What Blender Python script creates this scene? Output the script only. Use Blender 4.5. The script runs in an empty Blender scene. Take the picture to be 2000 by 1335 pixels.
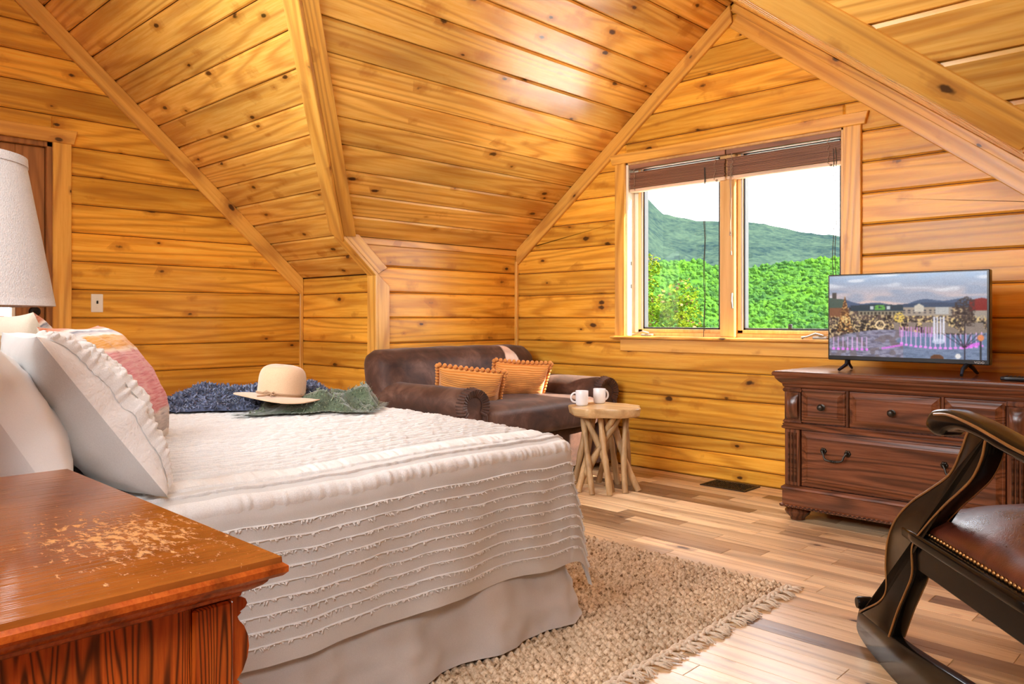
import bpy, bmesh, math, random
import numpy as np
from mathutils import Vector, Matrix, noise, Euler

random.seed(7)
S = bpy.context.scene
C = bpy.context.collection
PI = math.pi

# ------------------------------------------------------------------ camera, light, exposure
cam_d = bpy.data.cameras.new('camera')
cam = bpy.data.objects.new('camera', cam_d); C.objects.link(cam)
cam.location = (0, 0, 1.09)
cam.rotation_euler = (PI/2, 0, math.radians(44.07))
cam_d.sensor_width = 36.0
cam_d.lens = 1539.0/2000*36
cam_d.shift_y = -47/2000
cam_d.clip_start = 0.02; cam_d.clip_end = 5000
S.camera = cam

S.view_settings.view_transform = 'Standard'
S.view_settings.look = 'None'
S.view_settings.exposure = 0.12
S.view_settings.gamma = 1.0
S.view_settings.use_curve_mapping = False
S.cycles.max_bounces = 8
S.cycles.diffuse_bounces = 5
S.cycles.glossy_bounces = 4
S.cycles.transparent_max_bounces = 12
S.cycles.sample_clamp_indirect = 6.0
S.cycles.caustics_reflective = False
S.cycles.caustics_refractive = False
S.cycles.use_denoising = True

SKY = 10.0
world = bpy.data.worlds.new('sky'); S.world = world
world.use_nodes = True
wn = world.node_tree.nodes; wl = world.node_tree.links
bg = wn['Background']
wtc = wn.new('ShaderNodeTexCoord')
wnz = wn.new('ShaderNodeTexNoise'); wnz.inputs['Scale'].default_value = 3.0; wnz.inputs['Detail'].default_value = 5
wrp = wn.new('ShaderNodeValToRGB')
wrp.color_ramp.elements[0].position = 0.36; wrp.color_ramp.elements[0].color = (0.62, 0.76, 0.95, 1)
wrp.color_ramp.elements[1].position = 0.55; wrp.color_ramp.elements[1].color = (1, 0.99, 0.97, 1)
wl.new(wtc.outputs['Generated'], wnz.inputs['Vector']); wl.new(wnz.outputs['Fac'], wrp.inputs['Fac'])
wl.new(wrp.outputs['Color'], bg.inputs['Color'])
bg.inputs['Strength'].default_value = SKY

def lamp(name, kind, loc, rot, energy, color, **kw):
    d = bpy.data.lights.new(name, kind); d.energy = energy; d.color = color
    for k, v in kw.items(): setattr(d, k, v)
    o = bpy.data.objects.new(name, d); C.objects.link(o); o.location = loc
    o.rotation_euler = rot
    return o
def aim(loc, to):
    return (Vector(to)-Vector(loc)).to_track_quat('-Z', 'Y').to_euler()

SUN_DIR = Vector((-1.0, -0.43, -0.95)).normalized()
lamp('sun', 'SUN', (6, 8, 6), SUN_DIR.to_track_quat('-Z', 'Y').to_euler(), 32.0, (1.0, 0.90, 0.74), angle=math.radians(0.6))
# added unseen fill lights: right, behind camera, under ridge, at head wall
lamp('right_side_fill', 'AREA', (2.0, 1.9, 1.9), aim((2.0, 1.9, 1.9), (-3.6, 3.0, 1.4)), 9, (1.0, 0.98, 0.95), shape='RECTANGLE', size=2.6, size_y=2.0)
lamp('fill_behind_camera', 'AREA', (-0.30, -0.25, 1.75), aim((-0.30, -0.25, 1.75), (-1.6, 0.35, 1.05)), 27, (0.94, 0.97, 1.0), shape='RECTANGLE', size=0.6, size_y=0.5)
lamp('ridge_fill', 'AREA', (-1.9, 0.55, 3.55), aim((-1.9, 0.55, 3.55), (-2.6, 1.9, 0.4)), 40, (0.92, 0.96, 1.0), shape='RECTANGLE', size=2.2, size_y=0.8)
lamp('head_wall_fill', 'AREA', (-2.6, -0.2, 2.15), aim((-2.6, -0.2, 2.15), (-2.9, 4.7, 1.55)), 52, (0.92, 0.96, 1.0), shape='RECTANGLE', size=2.2, size_y=1.2, spread=math.radians(105))

# ------------------------------------------------------------------ materials
class NT:
    def __init__(s, name):
        s.m = bpy.data.materials.new(name); s.m.use_nodes = True
        s.t = s.m.node_tree; s.b = s.t.nodes['Principled BSDF']; s.out = s.t.nodes['Material Output']
    def n(s, t, **kw):
        x = s.t.nodes.new('ShaderNode'+t)
        for k, v in kw.items(): setattr(x, k, v)
        return x
    def l(s, a, b): s.t.links.new(a, b)
    def put(s, sock, v):
        if hasattr(v, 'is_linked') or isinstance(v, bpy.types.NodeSocket): s.l(v, sock)
        else: sock.default_value = v
    def math(s, op, a, b=None, clamp=False):
        x = s.n('Math', operation=op); x.use_clamp = clamp
        s.put(x.inputs[0], a)
        if b is not None: s.put(x.inputs[1], b)
        return x.outputs[0]
    def vmul(s, a, v):
        x = s.n('VectorMath', operation='MULTIPLY'); s.l(a, x.inputs[0]); s.put(x.inputs[1], v); return x.outputs[0]
    def vadd(s, a, v):
        x = s.n('VectorMath', operation='ADD'); s.l(a, x.inputs[0]); s.put(x.inputs[1], v); return x.outputs[0]
    def noise(s, vec, scale=1.0, detail=3.0, rough=0.5, dist=0.0):
        x = s.n('TexNoise'); s.l(vec, x.inputs['Vector'])
        x.inputs['Scale'].default_value = scale; x.inputs['Detail'].default_value = detail
        x.inputs['Roughness'].default_value = rough; x.inputs['Distortion'].default_value = dist
        return x.outputs['Fac']
    def mix(s, f, a, b, mode='MIX'):
        x = s.n('Mix', data_type='RGBA', blend_type=mode)
        s.put(x.inputs['Factor'], f)
        s.put(x.inputs[6], a if not isinstance(a, tuple) else (*a, 1)[:4]); s.put(x.inputs[7], b if not isinstance(b, tuple) else (*b, 1)[:4])
        return x.outputs[2]
    def mapr(s, v, a, b, c, d, smooth=False):
        x = s.n('MapRange'); x.interpolation_type = 'SMOOTHSTEP' if smooth else 'LINEAR'
        s.put(x.inputs[0], v)
        for i, q in enumerate((a, b, c, d)): s.put(x.inputs[1+i], q)
        return x.outputs[0]
    def ramp(s, v, els, interp='LINEAR'):
        x = s.n('ValToRGB'); r = x.color_ramp; r.interpolation = interp
        while len(r.elements) < len(els): r.elements.new(0.5)
        for e, (p, c) in zip(r.elements, els): e.position = p; e.color = (*c, 1)
        s.l(v, x.inputs[0]); return x.outputs[0]
    def bump(s, h, strength=0.3, dist=0.01):
        x = s.n('Bump'); x.inputs['Strength'].default_value = strength; x.inputs['Distance'].default_value = dist
        s.l(h, x.inputs['Height']); s.l(x.outputs[0], s.b.inputs['Normal'])
    def obj(s, rnd=True):
        tc = s.n('TexCoord').outputs['Object']
        if not rnd: return tc
        r = s.n('ObjectInfo').outputs['Random']
        c = s.n('CombineXYZ')
        for i, k in enumerate((31.7, 17.3, 23.9)): s.l(s.math('MULTIPLY', r, k), c.inputs[i])
        return s.vadd(tc, c.outputs[0])
    def basic(s, col=None, rough=None, metal=None, spec=None, coat=None, sheen=None):
        b = s.b
        if col is not None: s.put(b.inputs['Base Color'], col if not isinstance(col, tuple) else (*col, 1)[:4])
        if rough is not None: s.put(b.inputs['Roughness'], rough)
        if metal is not None: b.inputs['Metallic'].default_value = metal
        if spec is not None: b.inputs['Specular IOR Level'].default_value = spec
        if coat is not None: b.inputs['Coat Weight'].default_value = coat; b.inputs['Coat Roughness'].default_value = 0.12
        if sheen is not None: b.inputs['Sheen Weight'].default_value = sheen

def wood(name, dark, mid, light, axis='x', knots=0.0, rough=0.3, vary=0.25, band=0.5, freq=45, k=1.0, tone=0.25, bumps=0.15, coat=0.0, spec=0.5, extremes=None):
    N = NT(name)
    tc = N.obj()
    sp = N.n('SeparateXYZ'); N.l(tc, sp.inputs[0])
    cb = N.n('CombineXYZ')
    order = {'x': (0, 1, 2), 'y': (1, 0, 2), 'z': (2, 1, 0)}[axis]
    for i, j in enumerate(order): N.l(sp.outputs[j], cb.inputs[i])
    P = cb.outputs[0]
    fine = N.noise(N.vmul(P, (2.2*k, 42*k, 42*k)), 1.6, 6, 0.65)
    big = N.noise(N.vmul(P, (0.32*k, 4.6*k, 4.6*k)), 1.0, 1.5, 0.4, 0.1)
    bands = N.math('ADD', N.math('MULTIPLY', N.math('SINE', N.math('MULTIPLY', big, freq*1.6)), 0.5), 0.5)
    bands = N.math('POWER', bands, 2.2)
    low = N.noise(N.vmul(P, (0.8*k, 2.5*k, 2.5*k)), 1.0, 2.0, 0.5)
    rnd = N.n('ObjectInfo').outputs['Random']
    col = N.mix(N.mapr(fine, 0.36, 0.64, 0, 1), mid, light)
    col = N.mix(N.math('MULTIPLY', bands, band), col, dark)
    if knots:
        vv = N.n('TexVoronoi'); vv.feature = 'F1'; vv.inputs['Scale'].default_value = 1.0
        dv = N.vadd(N.vmul(P, (5.2, 10.5, 10.5)), (0.0, 0.0, 0.0))
        N.l(dv, vv.inputs['Vector'])
        s3 = N.n('SeparateColor'); N.l(vv.outputs['Color'], s3.inputs[0])
        rad = N.mapr(s3.outputs[0], 1.0-knots, 1.0, 0.06, 0.21)
        dd = N.math('DIVIDE', vv.outputs['Distance'], rad)
        wob = N.noise(N.vmul(P, (30, 30, 30)), 1.0, 2.0)
        dd = N.math('MULTIPLY', dd, N.mapr(wob, 0.2, 0.8, 0.7, 1.35))
        on = N.math('GREATER_THAN', s3.outputs[0], 1.0-knots)
        halo = N.math('MULTIPLY', N.mapr(dd, 0.9, 3.2, 0.55, 0.0, True), on)
        core = N.math('MULTIPLY', N.mapr(dd, 0.55, 1.1, 0.93, 0.0, True), on)
        # grain bending round the knot: faint dark rings
        col = N.mix(halo, col, dark)
        col = N.mix(core, col, (0.050, 0.016, 0.005))
    hs = N.n('HueSaturation'); N.l(col, hs.inputs['Color'])
    val = N.math('ADD', N.mapr(low, 0.25, 0.75, 1-tone, 1+tone), N.mapr(rnd, 0, 1, -vary, vary))
    N.l(val, hs.inputs['Value'])
    hs.inputs['Saturation'].default_value = 1.0
    c = hs.outputs[0]
    if extremes:
        r2 = N.n('TexWhiteNoise', noise_dimensions='1D'); N.l(N.math('MULTIPLY', rnd, 913.7), r2.inputs['W'])
        f = N.ramp(r2.outputs['Value'], extremes, 'LINEAR')
        c = N.mix(1.0, c, f, 'MULTIPLY')
    N.basic(c, N.mapr(fine, 0.2, 0.8, rough*0.85, rough*1.2), coat=coat or None, spec=spec)
    N.bump(N.math('ADD', N.math('MULTIPLY', fine, 0.6), N.math('MULTIPLY', bands, -0.3)), bumps, 0.004)
    return N.m

def fabric(name, col, col2=None, scale=260, rough=0.9, sheen=0.15, bumps=0.35, low=0.12, sss=0.0):
    N = NT(name); tc = N.obj()
    w = N.noise(tc, scale, 2, 0.6)
    big = N.noise(tc, 5, 3, 0.5)
    c = N.mix(N.mapr(w, 0.3, 0.7, 0, 1), col, col2 or tuple(x*0.86 for x in col))
    hs = N.n('HueSaturation'); N.l(c, hs.inputs['Color']); N.l(N.mapr(big, 0.25, 0.75, 1-low, 1+low), hs.inputs['Value'])
    N.basic(hs.outputs[0], rough, sheen=sheen)
    N.b.inputs['Specular IOR Level'].default_value = 0.2
    N.bump(w, bumps, 0.002)
    return N.m

def plain(name, col, rough=0.5, metal=0.0, spec=0.5, coat=None, nz=0.08):
    N = NT(name); tc = N.obj()
    f = N.noise(tc, 14, 4, 0.6)
    c = N.mix(f, tuple(x*(1-nz) for x in col), tuple(min(1, x*(1+nz)) for x in col))
    N.basic(c, N.mapr(f, 0.2, 0.8, rough*0.85, min(1, rough*1.15)), metal, spec, coat)
    return N.m

PINE_D, PINE_M, PINE_L = (0.40, 0.120, 0.009), (0.76, 0.340, 0.030), (0.88, 0.475, 0.066)
MAT = {}
MAT['pine'] = wood('pine_wall', PINE_D, PINE_M, PINE_L, knots=0.46, rough=0.30, vary=0.17, band=0.50, tone=0.24, spec=0.32)
MAT['pine_ceiling'] = wood('pine_ceiling', PINE_D, (0.78, 0.40, 0.065), (0.88, 0.53, 0.125), knots=0.42, rough=0.24, vary=0.12, band=0.50, tone=0.24)
MAT['pine_trim'] = wood('pine_trim', (0.40, 0.14, 0.025), (0.76, 0.37, 0.058), (0.86, 0.48, 0.10), knots=0.30, rough=0.32, vary=0.06, band=0.5, tone=0.10)
MAT['pine_dark'] = wood('pine_backing', (0.10, 0.03, 0.006), (0.16, 0.05, 0.01), (0.2, 0.07, 0.015), rough=0.6)
MAT['floor'] = wood('hickory_floor', (0.26, 0.13, 0.055), (0.74, 0.51, 0.285), (0.86, 0.64, 0.39), knots=0.16, rough=0.29, vary=0.10, band=0.42, tone=0.22, freq=32,
                    extremes=[(0.0, (0.34, 0.27, 0.23)), (0.09, (0.45, 0.38, 0.33)), (0.16, (0.72, 0.66, 0.60)), (0.4, (0.95, 0.93, 0.9)), (0.7, (1.06, 1.06, 1.06)), (1.0, (1.16, 1.2, 1.22))])
MAT['door'] = wood('door_wood', (0.17, 0.06, 0.015), (0.36, 0.14, 0.035), (0.43, 0.18, 0.05), axis='z', rough=0.35, vary=0.03)
MAT['window_wood'] = wood('window_wood', (0.5, 0.22, 0.05), (0.72, 0.40, 0.13), (0.8, 0.48, 0.18), axis='z', rough=0.35, vary=0.05, band=0.25)
def oak(name, axis, a=1.0):
    return wood(name, (0.020*a, 0.006*a, 0.003*a), (0.135*a, 0.042*a, 0.016*a), (0.22*a, 0.075*a, 0.030*a), axis=axis, rough=0.22, vary=0.05, band=0.62, freq=70, k=1.3, tone=0.2, bumps=0.2)
MAT['oak_x'] = oak('oak_stained_x', 'x'); MAT['oak_z'] = oak('oak_stained_z', 'z', 0.8); MAT['oak_y'] = oak('oak_stained_y', 'y')
MAT['oak_dark'] = oak('oak_dark_moulding', 'x', 0.5)
MAT['cherry_z'] = wood('cherry_figured', (0.018, 0.003, 0.001), (0.40, 0.062, 0.006), (0.54, 0.115, 0.013), axis='z', rough=0.3, vary=0.02, band=0.85, freq=95, k=4.5, tone=0.3)
MAT['cherry_x'] = wood('cherry_plain', (0.05, 0.009, 0.002), (0.30, 0.050, 0.006), (0.42, 0.090, 0.011), axis='x', rough=0.22, vary=0.02, band=0.45, freq=18, k=2.6, tone=0.2)

def worn_top():
    N = NT('nightstand_worn_top'); tc = N.obj(False)
    fine = N.noise(N.vmul(tc, (40, 3, 40)), 1.5, 6, 0.65)
    col = N.mix(N.mapr(fine, 0.3, 0.7, 0, 1), (0.15, 0.034, 0.006), (0.29, 0.080, 0.014))
    blot = N.noise(N.vmul(tc, (9, 9, 9)), 1.0, 4, 0.6)
    col = N.mix(N.mapr(blot, 0.35, 0.7, 0, 0.55), col, (0.42, 0.135, 0.022))
    # worn patches: bare wood where varnish has flaked, in one region near the front corner
    d = N.n('VectorMath', operation='DISTANCE'); N.l(N.vmul(tc, (1, 1.5, 0)), d.inputs[0]); d.inputs[1].default_value = (0.16, 0.20, 0)
    reg = N.mapr(d.outputs['Value'], 0.02, 0.42, 0.09, -0.20)
    fl = N.noise(N.vmul(tc, (44, 80, 30)), 1.0, 8, 0.76, 0.3)
    worn = N.mapr(N.math('ADD', fl, reg), 0.56, 0.61, 0, 1)
    col = N.mix(N.math('MULTIPLY', worn, 0.75), col, (0.74, 0.40, 0.14))
    scr = N.noise(N.vmul(tc, (110, 2.0, 10)), 1.0, 3, 0.7)
    N.basic(col, N.mapr(N.math('MAXIMUM', worn, N.mapr(scr, 0.55, 0.7, 0, 0.35)), 0, 1, 0.12, 0.6), spec=0.6)
    N.bump(N.math('SUBTRACT', N.math('MULTIPLY', scr, 0.5), N.math('MULTIPLY', worn, 0.8)), 0.35, 0.003)
    return N.m
MAT['worn_top'] = worn_top()

MAT['white_cloth'] = fabric('white_cotton', (0.66, 0.66, 0.65), (0.60, 0.60, 0.59), 420, 0.95, 0.1, 0.25, 0.04)
MAT['white_ruffle'] = fabric('white_ruffle', (0.80, 0.80, 0.79), (0.70, 0.70, 0.69), 300, 0.95, 0.1, 0.5, 0.05)
MAT['skirt'] = fabric('bed_skirt_cotton', (0.62, 0.60, 0.58), (0.56, 0.54, 0.52), 420, 0.95, 0.1, 0.15, 0.05)
MAT['pillow_white'] = fabric('pillow_white', (0.84, 0.83, 0.82), (0.80, 0.79, 0.78), 500, 0.9, 0.1, 0.15, 0.03)
MAT['linen'] = fabric('linen_back', (0.62, 0.55, 0.44), (0.52, 0.45, 0.35), 500, 0.95, 0.1, 0.4, 0.06)
MAT['beige_sham'] = fabric('beige_sham', (0.66, 0.52, 0.36), (0.56, 0.43, 0.29), 400, 0.95, 0.1, 0.3, 0.08)
MAT['mattress'] = fabric('mattress_ticking', (0.7, 0.68, 0.65))
MAT['orange_knit'] = None
MAT['lamp_linen'] = fabric('lamp_linen', (0.76, 0.75, 0.73), (0.62, 0.61, 0.60), 420, 0.95, 0.1, 0.6, 0.02)
MAT['hat_felt'] = fabric('hat_felt', (0.62, 0.42, 0.26), (0.55, 0.36, 0.22), 300, 0.95, 0.4, 0.2, 0.05)
MAT['hat_band'] = fabric('hat_band', (0.40, 0.25, 0.14))
MAT['blue_fur'] = fabric('blue_shag', (0.030, 0.042, 0.085), (0.10, 0.12, 0.20), 40, 0.9, 0.5, 0.3, 0.4)
MAT['blue_tip'] = fabric('blue_shag_tips', (0.085, 0.105, 0.20), (0.26, 0.30, 0.42), 60, 0.9, 0.5, 0.2, 0.4)
MAT['green_knit'] = fabric('green_chenille', (0.040, 0.062, 0.032), (0.11, 0.145, 0.085), 130, 0.95, 0.5, 0.8, 0.3)
MAT['green_fringe'] = fabric('green_fringe', (0.09, 0.13, 0.06), (0.22, 0.27, 0.18), 90, 0.95, 0.5, 0.3, 0.3)

def suede():
    N = NT('brown_suede'); tc = N.obj(False)
    a = N.noise(tc, 5.5, 5, 0.62, 0.5); b = N.noise(tc, 240, 2, 0.5)
    c = N.ramp(a, [(0.32, (0.030, 0.012, 0.008)), (0.52, (0.080, 0.034, 0.021)), (0.72, (0.19, 0.10, 0.068))])
    N.basic(c, 0.55, sheen=0.12, spec=0.35); N.bump(N.math('ADD', b, N.math('MULTIPLY', a, 3)), 0.25, 0.003)
    return N.m
MAT['suede'] = suede()
def knit():
    N = NT('orange_ribbed_knit'); tc = N.obj(False)
    w = N.n('TexWave'); w.wave_type = 'BANDS'; w.bands_direction = 'Z'; w.inputs['Scale'].default_value = 22; w.inputs['Distortion'].default_value = 0.1
    N.l(tc, w.inputs['Vector']); n2 = N.noise(tc, 160, 2)
    c = N.mix(w.outputs['Fac'], (0.74, 0.255, 0.045), (0.90, 0.42, 0.12))
    N.basic(c, 0.9, sheen=0.3, spec=0.2); N.bump(N.math('ADD', w.outputs['Fac'], N.math('MULTIPLY', n2, 0.3)), 0.4, 0.004)
    return N.m
MAT['orange_knit'] = knit()
MAT['pompom'] = fabric('orange_pompom', (0.80, 0.33, 0.085), (0.6, 0.22, 0.05), 200)
def leather():
    N = NT('oxblood_leather'); tc = N.obj(False)
    v = N.n('TexVoronoi'); v.feature = 'DISTANCE_TO_EDGE'; v.inputs['Scale'].default_value = 130; N.l(tc, v.inputs['Vector'])
    a = N.noise(tc, 7, 4, 0.6, 0.6)
    c = N.ramp(a, [(0.3, (0.045, 0.010, 0.006)), (0.6, (0.13, 0.032, 0.016)), (0.8, (0.21, 0.065, 0.030))])
    N.basic(c, N.mapr(a, 0.3, 0.7, 0.22, 0.40), spec=0.6)
    N.bump(N.math('ADD', N.math('MULTIPLY', N.mapr(v.outputs['Distance'], 0, 0.12, 0, 1), 0.4), N.math('MULTIPLY', a, 1.0)), 0.14, 0.003)
    return N.m
MAT['leather'] = leather()
def black_brown():
    N = NT('ebonised_worn_wood'); tc = N.obj(False)
    a = N.noise(tc, 6, 5, 0.6); f = N.noise(tc, 120, 3, 0.7)
    c = N.ramp(N.math('ADD', N.math('MULTIPLY', a, 0.8), N.math('MULTIPLY', f, 0.2)), [(0.48, (0.005, 0.004, 0.003)), (0.68, (0.010, 0.006, 0.004)), (0.84, (0.06, 0.028, 0.010))])
    g = N.n('NewGeometry')
    N.basic(c, N.mapr(a, 0.3, 0.7, 0.13, 0.24), spec=0.16)
    return N.m
MAT['ebony'] = black_brown()
MAT['ebony_edge'] = plain('worn_gilt_edge', (0.26, 0.115, 0.028), 0.35, nz=0.5)
MAT['brass'] = plain('brass_nail', (0.42, 0.24, 0.09), 0.3, 1.0, nz=0.2)
MAT['iron'] = plain('antique_iron', (0.055, 0.048, 0.04), 0.35, 0.9, nz=0.3)
MAT['black_metal'] = plain('vent_black', (0.025, 0.02, 0.017), 0.45, 0.6)
MAT['bronze'] = plain('oil_rubbed_bronze', (0.03, 0.026, 0.024), 0.3, 0.8)
MAT['tv_black'] = plain('tv_black_plastic', (0.012, 0.012, 0.013), 0.25)
MAT['logo_grey'] = plain('logo_grey', (0.6, 0.6, 0.6), 0.4)
MAT['mug'] = plain('white_stoneware', (0.78, 0.77, 0.78), 0.18, nz=0.02)
MAT['switch'] = plain('ivory_switch_plate', (0.80, 0.76, 0.62), 0.35, nz=0.02)
MAT['bark'] = wood('teak_root', (0.22, 0.11, 0.04), (0.44, 0.26, 0.11), (0.56, 0.36, 0.17), axis='z', rough=0.55, vary=0.12, band=0.5, freq=30, tone=0.3)
MAT['slab'] = wood('teak_slab_top', (0.34, 0.18, 0.07), (0.66, 0.42, 0.19), (0.76, 0.53, 0.27), axis='x', rough=0.3, vary=0.02, band=0.5, freq=26, tone=0.2)
MAT['blind'] = wood('blind_bamboo', (0.14, 0.05, 0.025), (0.29, 0.125, 0.065), (0.36, 0.17, 0.09), axis='x', rough=0.5, vary=0.05)
MAT['blind_rail'] = wood('blind_bottom_rail', (0.5, 0.3, 0.17), (0.72, 0.5, 0.33), (0.8, 0.6, 0.42), axis='x', rough=0.4, vary=0.02)
MAT['cord'] = plain('blind_cord', (0.32, 0.22, 0.15), 0.8)
MAT['cord_dark'] = plain('blind_cord_dark', (0.06, 0.06, 0.05), 0.8)
MAT['gasket'] = plain('window_gasket', (0.03, 0.03, 0.032), 0.5)
MAT['alu'] = plain('window_aluminium', (0.42, 0.37, 0.34), 0.4, 0.3)
MAT['cream'] = plain('cream_trim_lit_jamb', (0.83, 0.76, 0.60), 0.4)  # pale cream also carries the sunlight on the window's left jamb
MAT['nickel'] = plain('crank_metal', (0.42, 0.40, 0.36), 0.3, 0.8)
def rugmat():
    N = NT('jute_loops'); tc = N.obj(False)
    a = N.noise(tc, 55, 3, 0.7); b = N.noise(tc, 3, 3, 0.5)
    c = N.ramp(a, [(0.34, (0.16, 0.095, 0.05)), (0.44, (0.52, 0.39, 0.255)), (0.60, (0.80, 0.67, 0.50))])  # dark flecks in the colour stand in for shaded gaps between loops
    hs = N.n('HueSaturation'); N.l(c, hs.inputs['Color']); N.l(N.mapr(b, 0.3, 0.7, 0.8, 1.15), hs.inputs['Value'])
    N.basic(hs.outputs[0], 0.95, spec=0.15); N.bump(a, 0.5, 0.004)
    return N.m
MAT['jute'] = rugmat()
MAT['jute_fringe'] = fabric('jute_fringe', (0.84, 0.74, 0.60), (0.70, 0.58, 0.44), 150, 0.95)
def glass():
    N = NT('window_glass'); t = N.n('BsdfTransparent'); g = N.n('BsdfGlossy'); g.inputs['Roughness'].default_value = 0.02
    lw = N.n('LayerWeight'); lw.inputs['Blend'].default_value = 0.5
    fr = N.math('ADD', N.math('MULTIPLY', N.math('POWER', lw.outputs['Facing'], 4.0), 0.35), 0.004)
    mx = N.n('MixShader'); N.l(fr, mx.inputs[0]); N.l(t.outputs[0], mx.inputs[1]); N.l(g.outputs[0], mx.inputs[2])
    N.l(mx.outputs[0], N.out.inputs['Surface']); return N.m
MAT['glass'] = glass()
def forest(name, c1, c2, sc):
    N = NT(name); g = N.n('NewGeometry').outputs['Position']
    a = N.noise(g, sc, 4, 0.7); b = N.noise(g, sc*0.12, 3, 0.5)
    rnd = N.n('ObjectInfo').outputs['Random']
    c = N.mix(N.mapr(N.math('ADD', N.math('MULTIPLY', a, 0.6), N.math('MULTIPLY', b, 0.4)), 0.38, 0.62, 0, 1), c1, c2)
    N.basic(c, 1.0, spec=0.0); return N.m
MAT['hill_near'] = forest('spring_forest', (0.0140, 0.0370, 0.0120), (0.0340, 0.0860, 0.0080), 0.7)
MAT['hill_far'] = forest('haze_tinted_ridge_forest', (0.0070, 0.0145, 0.0165), (0.0230, 0.0380, 0.0270), 0.14)  # blue-green tint stands in for distance haze
MAT['leaf'] = forest('maple_leaf', (0.0350, 0.0900, 0.0045), (0.1200, 0.1500, 0.0100), 6.0)
MAT['leaf_tip'] = forest('maple_leaf_tip', (0.1116, 0.0620, 0.0279), (0.1302, 0.0930, 0.0403), 6.0)
MAT['trunk'] = plain('tree_bark', (0.10, 0.07, 0.045), 0.9)
MAT['ground'] = forest('valley_floor', (0.0093, 0.0310, 0.0037), (0.0186, 0.0620, 0.0043), 0.2)
MAT['bounce_metal'] = plain('pale_bounce_metal', (0.80, 0.80, 0.80), 0.6)  # surface of the added reflector below the window
def sol(col):
    return plain('c_%02x%02x%02x' % tuple(int(v*255) for v in col), col)

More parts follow.
